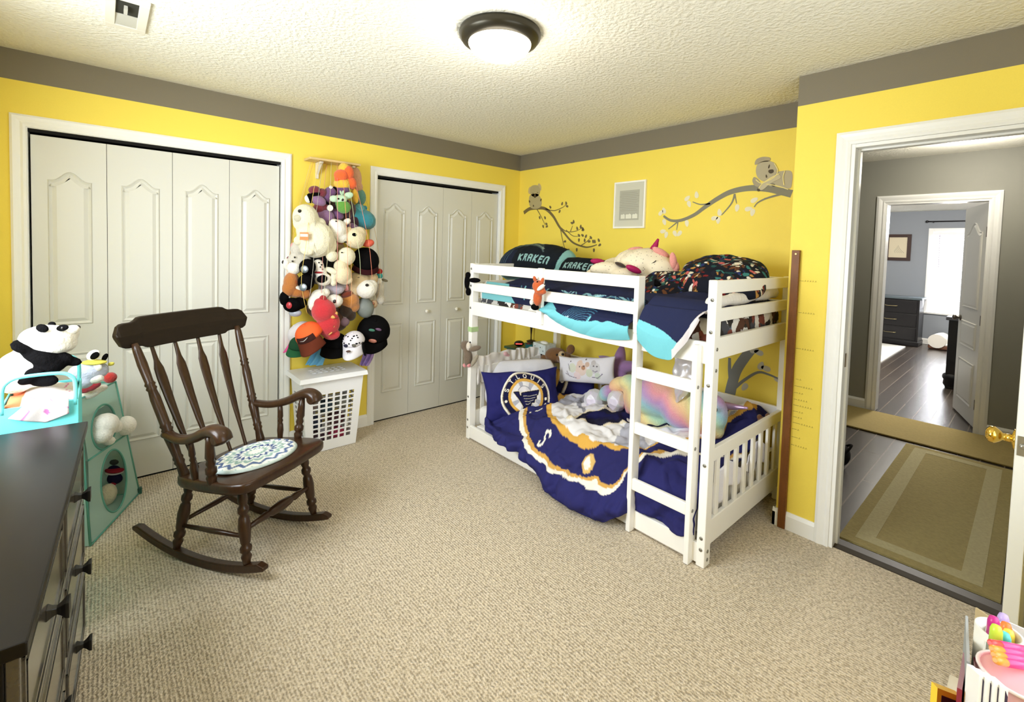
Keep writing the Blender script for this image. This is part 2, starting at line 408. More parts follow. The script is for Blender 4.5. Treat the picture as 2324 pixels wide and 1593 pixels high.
# ------------------------------------------------------------------ hall and the room beyond
HX = 2.42; FX = 7.78
struct('floor_hall', MB().box((-.40, -4.8, -.1), (FX+.1, YJ, -.004)).box((.12, YJ, -.1), (FX+.1, -.6, -.004)), M_wood, org=(0, 0, 0))
struct('ceiling_hall', MB().box((XD+.12, -4.8, H), (HX+.1, YJ, H+.1)).box((.02, YJ, H), (HX+.1, -.6, H+.1)), M_ceil, org=(0, 0, 0))
FO0, FO1, FOH = -2.585, -3.300, 2.025
w = MB(); w.box((HX, -.6, 0), (HX+.12, FO0, H)).box((HX, FO0, FOH), (HX+.12, FO1, H)).box((HX, FO1, 0), (HX+.12, -4.8, H))
w.box((.12, -.7, 0), (HX, -.6, H)).box((XD+.12, -4.9, 0), (HX, -4.8, H)); w.box((XD+.12, YJ-.1, 0), (XD+.125, OP0, H)); w.box((XD+.12, OP0, OPH), (XD+.125, OP1, H)); w.box((XD+.12, OP1, 0), (XD+.125, -4.8, H))
w.box((.12, YJ-.105, 0), (.125, -.7, H)); w.box((XD+.12, YJ-.105, 0), (.12, YJ-.1, H))
struct('wall_hall', w, M_greywall, org=(0, 0, 0))
w = MB()
wy0, wy1, wz0, wz1 = -2.335, -3.05, .58, 2.0
for y0, y1, z0, z1 in ((-.6, wy0, 0, H), (wy0, wy1, 0, wz0), (wy0, wy1, wz1, H), (wy1, -4.8, 0, H)): w.box((FX, y0, z0), (FX+.12, y1, z1))
w.box((HX+.12, -.7, 0), (FX, -.6, H)).box((HX+.12, -4.9, 0), (FX, -4.8, H)); w.box((HX+.12, -.6, 0), (HX+.125, FO0, H)).box((HX+.12, FO0, FOH), (HX+.125, FO1, H)).box((HX+.12, FO1, 0), (HX+.125, -4.8, H))
struct('wall_far', w, M_bluewall, org=(0, 0, 0))
struct('ceiling_far', MB().box((HX+.12, -4.9, 2.375), (FX+.1, -.6, 2.475)), M_ceil, org=(0, 0, 0))
window('window_3', (FX, (wy0+wy1)/2, 0), (0, -1, 0), wy0-wy1, wz0, wz1, (-1, 0, 0))
casing('trim_13', (HX, 0, 0), (0, -1, 0), -FO0, -FO1, FOH, (-1, 0, 0), wdt=.068)
j = MB(); j.box((HX-.003, FO0+.002, 0), (HX+.124, FO0-.016, FOH)).box((HX-.003, FO1+.016, 0), (HX+.124, FO1-.002, FOH)).box((HX-.003, FO0-.016, FOH-.016), (HX+.124, FO1+.016, FOH-.0005))
struct('trim_14', j, M_trim)
base('baseboard_hall', [((HX, -.6, 0), (HX, FO0+.068, 0), (-1, 0, 0)), ((HX, FO1-.068, 0), (HX, -4.8, 0), (-1, 0, 0))], h=.1)
base('baseboard_far', [((FX, -.6, 0), (FX, -4.8, 0), (-1, 0, 0))], h=.1)
struct('trim_15', MB().prism([(0, 0), (.11, 0), (.11, .006), (.04, .012), (.008, .004)], (-.425, OP0-.005, -.002), (1, 0, 0), (0, 0, 1), (0, OP1-OP0+.01, 0)), mat('threshold_wood', (52, 44, 34), rough=.5, spec=.25))
# far door leaf, opened into the far room
hx, hy = HX+.13, FO1+.018; tip = Vector((3.22, -3.085, 0)); dv = (tip-Vector((hx, hy, 0))).normalized(); nv = Vector((-dv.y, dv.x, 0))
xf = Matrix(((dv.x, -nv.x, 0, hx), (dv.y, -nv.y, 0, hy), (0, 0, 1, 0), (0, 0, 0, 1)))
f = MB(xf).box((0, 0, .012), (.70, .035, 2.01)); panel(f, 0, 0, .12, .58, 1.05, 1.85, .09); panel(f, 0, 0, .12, .58, .68, .92, 0); panel(f, 0, 0, .12, .58, .16, .55, 0)
d = struct('door_10', f, mat('far_door_paint', (214, 212, 204), rough=.4))
obj('door_knob', MB(xf).lathe((.63, 0, .93), (0, -1, 0), [(0, .03), (.005, .03), (.01, .012), (.03, .012), (.04, .026), (.055, .026), (.062, .01)], 14), mat('dark_nickel', (96, 88, 80), rough=.3, metal=.9), d)
for hz in (.22, .97, 1.75): obj('hinge', MB().box((HX+.08, FO1+.0165, hz-.045), (HX+.124, FO1+.0185, hz+.045)).lathe((HX+.128, FO1+.022, hz-.045), (0, 0, 1), [(0, .006), (.09, .006)], 8), mat('dark_nickel', (96, 88, 80), rough=.3, metal=.9), d)
# ------------------------------------------------------------------ ceiling light and vent
t = thing('ceiling_light', (-1.885, -1.945, H), 'round flush ceiling light with dark bronze ring and glowing white dome', 'ceiling light')
M_bronze = mat('dark_bronze', (58, 54, 44), rough=.35, metal=.6)
obj('ring', MB().lathe((-1.885, -1.945, H), (0, 0, -1), [(0, .178), (.012, .182), (.02, .176), (.026, .18), (.034, .172), (.042, .168), (.05, .15), (.052, .138)], 48), M_bronze, t)
obj('dome', MB().lathe((-1.885, -1.945, H-.046), (0, 0, -1), [(0, .14), (.012, .139), (.03, .128), (.05, .104), (.066, .07), (.074, .036), (.077, .004)], 40), mat('lit_glass', (255, 246, 224), rough=.4, emit=((255, 243, 218), 5.0)), t)
lp = bpy.data.lights.new('ceiling_bulb', 'POINT'); lp.energy = 9; lp.color = (1, .95, .87); lp.shadow_soft_size = .12
lo = bpy.data.objects.new('ceiling_bulb', lp); COL.objects.link(lo); lo.location = (-1.885, -1.945, H-.2)
t = thing('air_vent', (-3.12, -.92, H), 'white ceiling air vent with an open dark slot above the left closet', 'air vent')
f = MB(); x0, x1, y0, y1 = -3.2, -3.058, -1.125, -.755; z0 = H-.012
for a, b in (((x0, y0), (x1, y0+.035)), ((x0, y1-.045), (x1, y1)), ((x0, y0+.035), (x0+.034, y1-.045)), ((x1-.034, y0+.035), (x1, y1-.045))): f.box((a[0], a[1], z0), (b[0], b[1], H))
obj('frame', f, mat('vent_white', (224, 219, 203), rough=.5), t, bevel=.002)
obj('duct_shade', MB().box((x0+.03, y0+.03, H-.003), (x1-.03, y1-.04, H-.001)), mat('duct_shade_dark', (40, 40, 32), rough=.8), t)  # flat dark plate paints in the shade of the open duct
obj('damper', MB().prism([(0, 0), (.12, -.006), (.12, -.009), (0, -.004)], (x0+.034, -.925, H-.001), (0, 1, 0), (0, 0, 1), (x1-x0-.068, 0, 0)), mat('vent_louver', (190, 188, 176), rough=.5), t)
obj('lever', MB().box((x0+.06, -1.03, H-.02), (x0+.072, -.97, H-.004)), mat('vent_louver', (190, 188, 176), rough=.5), t)

# ------------------------------------------------------------------ picture, ruler, wall marks
def board(a, b, d, x=0): return MB().box((x-d, a[0], a[1]), (x, b[0], b[1]))
t = thing('picture_frame', (0, -1.357, 1.67), 'thin white framed print with grey text block hanging over the bunk bed', 'picture frame')
f = MB(); fy0, fy1, fz0, fz1 = -1.507, -1.207, 1.676, 2.057
for a, b in (((fy0, fz0), (fy1, fz0+.014)), ((fy0, fz1-.014), (fy1, fz1)), ((fy0, fz0+.014), (fy0+.014, fz1-.014)), ((fy1-.014, fz0+.014), (fy1, fz1-.014))): f.box((-.022, a[0], a[1]), (-.001, b[0], b[1]))
obj('frame', f, mat('frame_white', (246, 244, 236), rough=.3), t, bevel=.001)
obj('mat_board', MB().box((-.012, fy0+.012, fz0+.012), (-.008, fy1-.012, fz1-.012)), mat('mat_board_grey', (206, 204, 186), rough=.7), t)
f = MB().box((-.0135, -1.447, 1.742), (-.012, -1.26, 1.985)); obj('print', f, mat('print_grey', (176, 174, 158), rough=.7), t)
f = MB()
for k in range(11):
    zz = 1.965-.0145*k; ln = .07+.012*((k*7) % 3)
    f.box((-.0142, -1.3535-ln, zz-.0012), (-.0135, -1.3535+ln, zz+.0012))
obj('text_lines', f, mat('print_text', (150, 148, 134), rough=.7), t)
f = MB()
for yy, wd_ in ((-1.412, .024), (-1.352, .027), (-1.297, .02)): f.prism([(-wd_, 0), (wd_, 0), (wd_, .03), (wd_*.6, .036), (wd_*.2, .032), (-wd_*.4, .04), (-wd_, .03)], (-.0142, yy, 1.755), (0, 1, 0), (0, 0, 1), (.0007, 0, 0))
obj('print_shapes', f, mat('print_cream', (226, 224, 206), rough=.7), t)
t = thing('growth_ruler', (XD-.012, -2.727, 0), 'tall brown wooden growth ruler standing by the doorway corner', 'ruler')
obj('board', MB().box((XD-.022, -2.745, .002), (XD-.002, -2.708, 1.517)), mat('ruler_wood', (116, 68, 22), rough=.5, var=.18, scale=18, stretch=(3, 3, .5)), t, bevel=.001)
f = MB()
for k in range(1, 60):
    zz = k*.0254; ln = .012 if k % 12 == 0 else (.009 if k % 6 == 0 else .005); f.box((XD-.0226, -2.745, zz-.0006), (XD-.0219, -2.745+ln, zz+.0006))
obj('tick_marks', f, mat('ruler_ink', (70, 38, 16), rough=.6), t)
obj('hanging_hole', MB().lathe((XD-.022, -2.727, 1.497), (-1, 0, 0), [(0, .004), (.0006, .004)], 12), mat('brass_pin', (176, 140, 70), rough=.3, metal=.8), t)
f = MB(); rr = random.Random(3)                      # pencilled heights on the wall beside the ruler
for px, py in ((1815, 637), (1812, 709), (1806, 790), (1806, 860), (1803, 875), (1802, 890), (1801, 905), (1800, 918), (1799, 932), (1800, 945), (1799, 958), (1797, 972), (1796, 990), (1795, 1008)):
    p = onx(px, py, XD-.0008); ln = .012+rr.random()*.028
    f.box((XD-.0008, p.y, p.z-.0008), (XD, p.y-ln, p.z+.0009))
    for k in range(rr.randint(1, 5)):
        yy = p.y-ln-.008-.012*k; f.tube([(XD-.0006, yy+.003, p.z-.004), (XD-.0006, yy, p.z+.005), (XD-.0006, yy-.003, p.z-.003)], .0007, 4)
tag(obj('pencil_marks', f, mat('pencil', (142, 122, 62), rough=.8)), 'column of faint pencilled height marks on the yellow wall beside the ruler', 'pencil marks')

# ------------------------------------------------------------------ wall decals (thin vinyl)
def smooth(pts, n=8, closed=False):
    P = [Vector(p).to_3d() for p in pts]; out = []; m = len(P)
    rng = range(m if closed else m-1)
    for i in rng:
        p0, p1, p2, p3 = (P[(i-1) % m] if (closed or i > 0) else P[0], P[i], P[(i+1) % m], P[(i+2) % m] if (closed or i+2 < m) else P[-1])
        for k in range(n):
            t_ = k/n; out.append(.5*((2*p1)+(p2-p0)*t_+(2*p0-5*p1+4*p2-p3)*t_*t_+(3*p1-3*p2+p3-p0)*t_**3))
    if not closed: out.append(P[-1])
    return out
def W(px, py): p = onx(px, py, 0); return Vector((p.y, p.z))      # measured on the bed wall: (y, z)
def vinyl(name, polys, m, par=None, d=.0012, off=0):
    if name in ('ear', 'eye', 'paw', 'claw', 'body') and len(polys) > 1:
        for pl in polys: vinyl(name, [pl], m, par, d, off)
        return
    f = MB()
    for pl in polys: f.prism([(p[0], p[1]) for p in pl], (-off-d, 0, 0), (0, 1, 0), (0, 0, 1), (d, 0, 0))
    return obj(name, f, m, par)
def branch(pts, r0, r1):
    P = smooth([(*W(*p), 0) for p in pts], 6); n = len(P); A = []; B = []
    for i, p in enumerate(P):
        T = (P[min(i+1, n-1)]-P[max(i-1, 0)]).normalized(); N = Vector((-T.y, T.x, 0)); r = r0+(r1-r0)*i/(n-1)
        A.append(p+N*r); B.append(p-N*r)
    return A, B
def strip(name, brs, m, par, off=0):
    f = MB()
    for bi, (pts, r0, r1) in enumerate(brs):
        A, B = branch(pts, r0, r1); n = len(A); d = .0012; off = off+.00025*(bi > 0)
        vs = [(-off, a.x, a.y) for a in A]+[(-off, b.x, b.y) for b in B]+[(-off-d, a.x, a.y) for a in A]+[(-off-d, b.x, b.y) for b in B]
        fs = []
        for i in range(n-1):
            fs += [(2*n+i, 2*n+i+1, 3*n+i+1, 3*n+i), (i, i+1, 2*n+i+1, 2*n+i), (n+i, 3*n+i, 3*n+i+1, n+i+1)]
        f.add(vs, fs)
    return obj(name, f, m, par)
def leafpoly(px, py, ang, ln=.034, wd_=.0105):
    c = W(px, py); a = math.radians(ang); u = Vector((math.cos(a), math.sin(a))); v = Vector((-u.y, u.x)); out = []
    for k in range(16):
        t_ = 2*PI*k/16; s_ = math.cos(t_); out.append(c+u*(ln/2*s_)+v*(wd_*math.sin(t_)*(1-.25*s_)))
    return out
M_vtaupe = mat('vinyl_taupe', (112, 98, 62), rough=.6); M_vgrey = mat('vinyl_grey', (128, 124, 104), rough=.6); M_vlight = mat('vinyl_light', (228, 220, 190), rough=.6)
M_vkoala = mat('vinyl_koala', (172, 160, 118), rough=.6); M_vdark = mat('vinyl_dark', (72, 60, 36), rough=.6); M_vbig = mat('vinyl_big_koala', (176, 166, 138), rough=.6)
def blob(pts): return [Vector((p.x, p.y)) for p in smooth([(*W(*p), 0) for p in pts], 5, True)]
t = thing('branch_decal', (0, -.1, 1.9), 'small taupe leafy branch decal drooping down the yellow wall near the corner', 'wall decal')
strip('bough', [([(1189, 483), (1202, 474), (1220, 472), (1238, 474), (1255, 490), (1268, 512), (1280, 528), (1300, 550), (1325, 560), (1340, 560), (1355, 555)], .019, .004)], M_vtaupe, t)
strip('twig', [([(1238, 474), (1258, 478), (1278, 470), (1284, 464)], .005, .002), ([(1219, 475), (1230, 495), (1238, 512)], .005, .002), ([(1268, 512), (1285, 525), (1305, 525), (1320, 518)], .005, .002), ([(1272, 518), (1277, 545), (1283, 568)], .005, .002), ([(1285, 522), (1300, 535), (1316, 536)], .004, .002), ([(1318, 558), (1332, 548), (1340, 540)], .004, .002), ([(1295, 525), (1300, 512)], .004, .002)], M_vtaupe, t)
f = MB(); lv = []
for px, py, a in ((1249, 470, 50), (1276, 462, 110), (1285, 461, 70), (1287, 468, 20), (1270, 480, -60), (1225, 494, -110), (1237, 494, 60), (1233, 514, -120), (1240, 508, 30), (1241, 514, -20), (1298, 506, 20), (1302, 503, 80), (1310, 518, 70), (1318, 514, 100), (1322, 518, 40), (1323, 522, -10), (1314, 534, 40), (1322, 534, 30), (1314, 545, -90), (1327, 545, 90), (1330, 536, 120), (1341, 539, 50), (1337, 548, -10), (1346, 548, -100), (1350, 548, 80), (1359, 545, 60), (1361, 556, -30), (1348, 568, -90), (1309, 567, -90), (1276, 563, -110), (1282, 548, -10), (1283, 570, -100), (1290, 568, -50)): lv.append(leafpoly(px, py, a))
vinyl('leaves', lv, M_vtaupe, t, off=.0002)
t = thing('koala_decal', (0, -.15, 2.0), 'small sitting grey koala decal on the drooping leafy branch', 'wall decal')
vinyl('body', [blob([(1202, 445), (1211, 440), (1222, 441), (1229, 455), (1228, 468), (1218, 474), (1206, 472), (1201, 462)]), blob([(1203, 432), (1206, 423), (1214, 420), (1222, 422), (1226, 432), (1223, 443), (1214, 447), (1206, 443)])], M_vkoala, t, off=.0005)
vinyl('ear', [blob([(1199, 436), (1201, 426), (1207, 424), (1206, 434), (1203, 441)]), blob([(1220, 424), (1223, 416), (1228, 422), (1228, 432), (1223, 430)])], mat('vinyl_ear', (190, 172, 128), rough=.6), t, off=.0002)
vinyl('nose', [blob([(1213, 441), (1216, 440), (1217, 446), (1215, 449), (1212, 447)])], M_vdark, t, off=.002)
vinyl('eye', [leafpoly(1210, 439, 20, .02, .003), leafpoly(1220, 437, 10, .02, .003)], M_vdark, t, off=.002)
vinyl('paw', [leafpoly(1202, 457, 60, .028, .008), leafpoly(1228, 454, -70, .028, .008), leafpoly(1211, 467, 80, .02, .007)], M_vdark, t, off=.002)
t = thing('long_branch_decal', (0, -2, 1.9), 'long grey branch decal with pale leaves rising toward the doorway corner', 'wall decal')
strip('bough', [([(1506, 490), (1522, 500), (1545, 500), (1575, 488), (1600, 470), (1630, 450), (1660, 435), (1700, 427), (1740, 428), (1775, 435), (1797, 440)], .008, .024)], M_vgrey, t)
strip('twig', [([(1612, 462), (1590, 464), (1572, 458)], .006, .003), ([(1542, 500), (1530, 510), (1517, 520)], .006, .003), ([(1539, 502), (1536, 522)], .005, .002), ([(1668, 440), (1660, 462), (1638, 488)], .007, .003), ([(1668, 442), (1672, 462)], .005, .002), ([(1775, 440), (1740, 450), (1720, 460), (1712, 470)], .007, .003), ([(1738, 450), (1722, 458)], .005, .002)], M_vgrey, t)
lv = [leafpoly(px, py, a, .05, .015) for px, py, a in ((1500, 483, 130), (1507, 478, 70), (1508, 504, -110), (1560, 450, 140), (1564, 463, -110), (1581, 442, 80), (1559, 507, -100), (1505, 525, 170), (1512, 533, -80), (1532, 530, -120), (1542, 530, -50), (1622, 495, 170), (1633, 482, 80), (1630, 500, -90), (1673, 472, -85), (1712, 454, 150), (1699, 474, 170), (1708, 482, -80))]
vinyl('leaves', lv, M_vlight, t, off=.0003)
t = thing('sleeping_koala_decal', (0, -2.4, 2.1), 'large beige koala decal sleeping on the long branch by the corner', 'wall decal')
vinyl('body', [blob([(1738, 412), (1752, 395), (1775, 388), (1797, 390), (1797, 420), (1790, 428), (1765, 423), (1745, 422)])], M_vbig, t, off=.0010)
vinyl('head', [blob([(1716, 390), (1720, 373), (1738, 365), (1758, 370), (1764, 385), (1756, 400), (1738, 412), (1722, 405)])], M_vbig, t, off=.0024)
vinyl('ear', [blob([(1714, 374), (1717, 362), (1732, 356), (1748, 358), (1746, 366), (1730, 368)]), blob([(1708, 410), (1712, 402), (1722, 408), (1728, 420), (1720, 424), (1712, 420)])], mat('vinyl_big_ear', (164, 152, 124), rough=.6), t, off=.0024)
vinyl('arm', [blob([(1724, 430), (1728, 420), (1745, 406), (1765, 396), (1772, 404), (1750, 416), (1733, 430)])], mat('vinyl_arm', (190, 180, 150), rough=.6), t, off=.0038)
strip('outline', [([(1716, 408), (1728, 416), (1740, 412), (1758, 402), (1766, 388), (1758, 371)], .003, .003), ([(1720, 432), (1730, 418), (1750, 404), (1770, 394)], .003, .003), ([(1782, 388), (1778, 402), (1780, 420)], .003, .003), ([(1740, 418), (1765, 422), (1790, 430)], .003, .003)], mat('vinyl_outline', (226, 212, 140), rough=.6), t, off=.0052)
vinyl('nose', [blob([(1746, 386), (1755, 385), (1756, 391), (1750, 394), (1745, 391)])], M_vdark, t, off=.0052)
vinyl('eye', [leafpoly(1746, 378, 100, .026, .004), leafpoly(1740, 400, 80, .022, .004)], M_vdark, t, off=.0052)
vinyl('claw', [leafpoly(1722, 431, 60, .022, .008), leafpoly(1755, 420, 20, .03, .008)], M_vdark, t, off=.0055)
t = thing('tree_trunk_decal', (0, -2.1, .5), 'grey forked tree trunk decal on the wall below the upper bunk', 'wall decal')
M_vtrunk = mat('vinyl_trunk', (122, 124, 124), rough=.6)
strip('trunk', [([(1655, 902), (1662, 870), (1672, 840), (1690, 812), (1712, 785)], .036, .03), ([(1659, 870), (1656, 840), (1656, 812)], .014, .009), ([(1668, 880), (1690, 862), (1720, 845), (1745, 850), (1772, 862)], .011, .005)], M_vtrunk, t)
vinyl('leaves', [leafpoly(px, py, a, .06, .018) for px, py, a in ((1722, 800, 10), (1712, 795, 160), (1727, 830, 110), (1738, 836, 10), (1690, 878, -60), (1768, 862, 0))], mat('vinyl_leaf_grey', (190, 188, 178), rough=.6), t, off=.0003)

# ------------------------------------------------------------------ bunk bed
BX, BB, BH, BF = -1.11, -.1, -.694, -2.615       # front, back, head, foot
M_bed = mat('bed_white', (247, 245, 240), rough=.4, spec=.4)
M_bolt = mat('bolt_steel', (150, 148, 140), rough=.35, metal=.9)
bed = thing('bunk_bed', (-.6, -1.65, 0), 'low white wooden bunk bed with a ladder at its foot end', 'bunk bed')
def bb(name, a, b): return obj(name, MB().box(a, b), M_bed, bed, bevel=.004)
for x0, x1 in ((BX, BX+.06), (BB-.06, BB)):
    for y0, y1 in ((BH, BH-.041), (BF+.041, BF)): bb('post', (x0, y0, .001), (x1, y1, 1.362))
for z0, z1, ye in ((1.29, 1.356, -2.18), (1.15, 1.216, -2.18), (.966, 1.07, BF+.041)): bb('guard_rail' if z1 > 1.1 else 'side_rail', (BX+.004, BH-.041, z0), (BX+.028, ye, z1))
for z0, z1 in ((1.29, 1.356), (1.15, 1.216), (.966, 1.07)): bb('guard_rail' if z1 > 1.1 else 'side_rail', (BB-.028, BH-.041, z0), (BB-.004, BF+.041, z1))
bb('batten', (BX-.022, -1.458, 1.0), (BX+.004, -1.503, 1.362)); bb('guard_post', (BX, -2.171, 1.055), (BX+.062, -2.2, 1.356))
bb('side_rail', (BX+.004, BH-.041, .012), (BX+.028, BF+.041, .107)); bb('side_rail', (BB-.028, BH-.041, .012), (BB-.004, BF+.041, .107))
bb('side_rail', (BB-.028, BH-.041, .495), (BB-.004, BF+.041, .56))
for x in (BB-.024,):
    for k in range(14): bb('slat', (x, BH-.12-.125*k, .107), (x+.016, BH-.155-.125*k, .495))
for y0, y1 in ((BF+.008, BF+.032), (BH-.008, BH-.032)):
    for z0, z1 in ((1.298, 1.36), (1.165, 1.226), (.985, 1.09), (.493, .556), (.088, .211)): bb('end_rail', (BX+.06, y0, z0), (BB-.06, y1, z1))
    for k in range(8): bb('slat', (BX+.118+.1072*k, y0+.004 if y0 < -1 else y0-.004, .211), (BX+.153+.1072*k, y1-.004 if y0 < -1 else y1+.004, .493))
for y in (-2.2, -2.528): bb('ladder_rail', (BX-.036, y, .002), (BX+.03, y-.026, 1.056))
for z in (.825, .533, .232): bb('rung', (BX-.03, -2.226, z), (BX-.008, -2.528, z+.06))
bb('slat_base', (BX+.06, BH-.06, .972), (BB-.03, BF+.06, .99)); bb('slat_base', (BX+.06, BH-.06, .08), (BB-.03, BF+.06, .098))
def bolts(lst, axis):
    for p in lst: obj('bolt', MB().lathe(p, axis, [(0, .0085), (.002, .0085), (.0035, .005), (.0035, .001)], 12), M_bolt, bed)
bolts([(BX, -2.596, z) for z in (1.27, 1.12, .87, .49, .14, .085)]+[(BX, -.714, z) for z in (1.32, 1.19, 1.02, .33, .15, .09)], (-1, 0, 0))
bolts([(-1.08, BF, z) for z in (1.04, .94, .075, .035)], (0, -1, 0))
bolts([(BX-.015, -2.554, z) for z in (.855, .56, .26)], (0, -1, 0))

# ------------------------------------------------------------------ rocking chair
yw = math.radians(-58.53); cf = Vector((math.cos(yw), math.sin(yw), 0)); cl = Vector((cf.y, -cf.x, 0)); cl = Vector((math.sin(yw), -math.cos(yw), 0))
CX = Matrix(((cl.x, cf.x, 0, -2.681), (cl.y, cf.y, 0, -1.068), (0, 0, 1, 0), (0, 0, 0, 1)))
def wood(name, rgb, rgb2):
    m = mat(name, rgb, rough=.3, spec=.32, coat=.12, var=.22, scale=9, stretch=(9, 9, 1.2)); return m
M_ch = wood('walnut_stain', (54, 34, 19), None)
chair = thing('rocking_chair', (-2.681, -1.068, 0), 'dark walnut spindle back rocking chair with curled arms', 'rocking chair')
def turned(name, a, b, prof, n=14, m=None):
    a, b = Vector(a), Vector(b); L = (b-a).length; f = MB(CX).tube([a+(b-a)*p[0] for p in prof], [p[1] for p in prof], n)
    return obj(name, f, m or M_ch, chair)
def rz(l): return (l+.05)**2/(2*1.05)
for s in (1, -1):
    f = MB(CX); N = 22; ls = [-.475+.785*i/N for i in range(N+1)]
    rows = []
    for i, l in enumerate(ls):
        e = min(1, min(i, N-i)/1.5+.45); zb = rz(l)+.001; zt = zb+.036*e; hw = .017
        rows.append([(s*.205-hw, l, zb), (s*.205+hw, l, zb), (s*.205+hw, l, zt), (s*.205-hw, l, zt)])
    vs = [p for r in rows for p in r]; fs = [(i*4+k, i*4+(k+1) % 4, (i+1)*4+(k+1) % 4, (i+1)*4+k) for i in range(N) for k in range(4)]
    fs += [(3, 2, 1, 0), (N*4, N*4+1, N*4+2, N*4+3)]; f.add(vs, fs)
    obj('rocker', f, M_ch, chair, bevel=.005)
    legp = [(0, .013), (.06, .017), (.12, .022), (.16, .015), (.19, .024), (.24, .024), (.27, .016), (.31, .021), (.5, .026), (.62, .022), (.66, .015), (.70, .023), (.75, .023), (.79, .015), (.84, .021), (.93, .019), (1, .016)]
    turned('leg', (s*.206, .208, rz(.208)+.03), (s*.186, .155, .385), legp); turned('leg', (s*.206, -.208, rz(-.208)+.03), (s*.17, -.165, .372), legp)
    pp = [(0, .017), (.05, .021), (.12, .017), (.14, .022), (.155, .018), (.17, .022), (.185, .018), (.24, .02), (.33, .024), (.36, .019), (.375, .024), (.39, .019), (.405, .024), (.42, .02), (.6, .021), (.66, .017), (.675, .022), (.69, .017), (.705, .022), (.72, .017), (.85, .02), (.95, .017), (1, .013)]
    turned('back_post', (s*.209, -.14, .38), (s*.268, -.379, 1.0), pp)
    f = MB(CX); pa = smooth([(s*.232, -.235, .592), (s*.25, -.13, .590), (s*.264, -.03, .615), (s*.272, .05, .655), (s*.276, .10, .672), (s*.278, .145, .662), (s*.278, .16, .636)], 6)
    n = len(pa); rr_ = [.024+.014*min(1, i/n*1.3) for i in range(n)]
    f.tube(pa, rr_, 12, flat=.72, up=(0, 0, 1)); obj('arm', f, M_ch, chair)
    f = MB(CX).lathe((s*.278-.034, .142, .648), (1, 0, 0), [(0, .018), (.004, .026), (.034, .03), (.064, .026), (.068, .018)], 18); obj('arm_scroll', f, M_ch, chair)
    turned('arm_post', (s*.249, .06, .405), (s*.274, .07, .65), [(0, .012), (.08, .017), (.2, .022), (.24, .015), (.28, .023), (.36, .023), (.4, .015), (.46, .02), (.52, .015), (.58, .021), (.8, .017), (1, .012)])
    turned('arm_post', (s*.24, -.045, .395), (s*.256, -.06, .605), [(0, .009), (.1, .012), (.3, .016), (.45, .014), (.5, .010), (.55, .014), (.6, .010), (.65, .014), (.8, .012), (1, .009)])
    turned('stretcher', (s*.203, .19, .185), (s*.197, -.195, .155), [(0, .008), (.5, .012), (1, .008)])
turned('stretcher', (-.2, .19, .215), (.2, .19, .215), [(0, .009), (.18, .013), (.28, .018), (.32, .013), (.36, .02), (.5, .025), (.64, .02), (.68, .013), (.72, .018), (.82, .013), (1, .009)])
turned('stretcher', (-.19, -.19, .17), (.19, -.19, .17), [(0, .008), (.5, .014), (1, .008)])
f = MB(CX)                                     # shaped plank seat
so = smooth([(-.268, .1, 0), (-.262, .2, 0), (-.22, .245, 0), (-.1, .258, 0), (0, .262, 0), (.1, .258, 0), (.22, .245, 0), (.262, .2, 0), (.268, .1, 0), (.258, -.05, 0), (.235, -.16, 0), (.18, -.195, 0), (0, -.205, 0), (-.18, -.195, 0), (-.235, -.16, 0), (-.258, -.05, 0)], 5, True)
def seatz(l): return .405+.045*(l+.2)/.46
n = len(so); rings = [(.9, -.048), (.985, -.046), (1.0, -.036), (1.0, -.012), (.985, -.002), (.95, 0), (.6, -.004), (.25, -.008)]
vs = [(p.x*k, .03+(p.y-.03)*k, seatz(p.y)+dz) for k, dz in rings for p in so]
fs = [(a*n+i, a*n+(i+1) % n, (a+1)*n+(i+1) % n, (a+1)*n+i) for a in range(len(rings)-1) for i in range(n)]
fs += [tuple(range(n-1, -1, -1)), tuple((len(rings)-1)*n+i for i in range(n))]
f.add(vs, fs, 0, True); obj('seat', f, M_ch, chair)
def crest_l(x): return -.385-.035*(1-(x/.34)**2)
f = MB(CX); N = 40; vs = []
for i in range(N+1):
    x = -.338+.676*i/N; a = abs(x)
    top = 1.112 if a < .215 else (1.112-.02*min(1, (a-.215)/.03)); bot = .968 if a < .2 else (.968+.014*min(1, (a-.2)/.025))
    if a > .29:
        q = min(1, (a-.29)/.048); k = math.sqrt(max(0, 1-q*q)); mid = (top+bot)/2+.003; top = mid+(top-mid)*(.12+.88*k); bot = mid+(bot-mid)*(.12+.88*k)
    l = crest_l(x); tilt = .30
    for z, d in ((bot, .012), ((bot+top)/2, .020), (top, .011), (top, -.011), ((bot+top)/2, -.016), (bot, -.012)): vs.append((x, l+d-(z-1.0)*tilt, z))
fs = [(i*6+k, i*6+(k+1) % 6, (i+1)*6+(k+1) % 6, (i+1)*6+k) for i in range(N) for k in range(6)]+[tuple(range(5, -1, -1)), tuple(N*6+k for k in range(6))]
f.add(vs, fs); obj('crest_rail', f, mat('walnut_crest_dimmed', (32, 23, 15), rough=.45, spec=.22, var=.15, scale=9, stretch=(1.2, 1.2, 9)), chair, bevel=.004)  # crest colour darkened to offset the window sheen on it
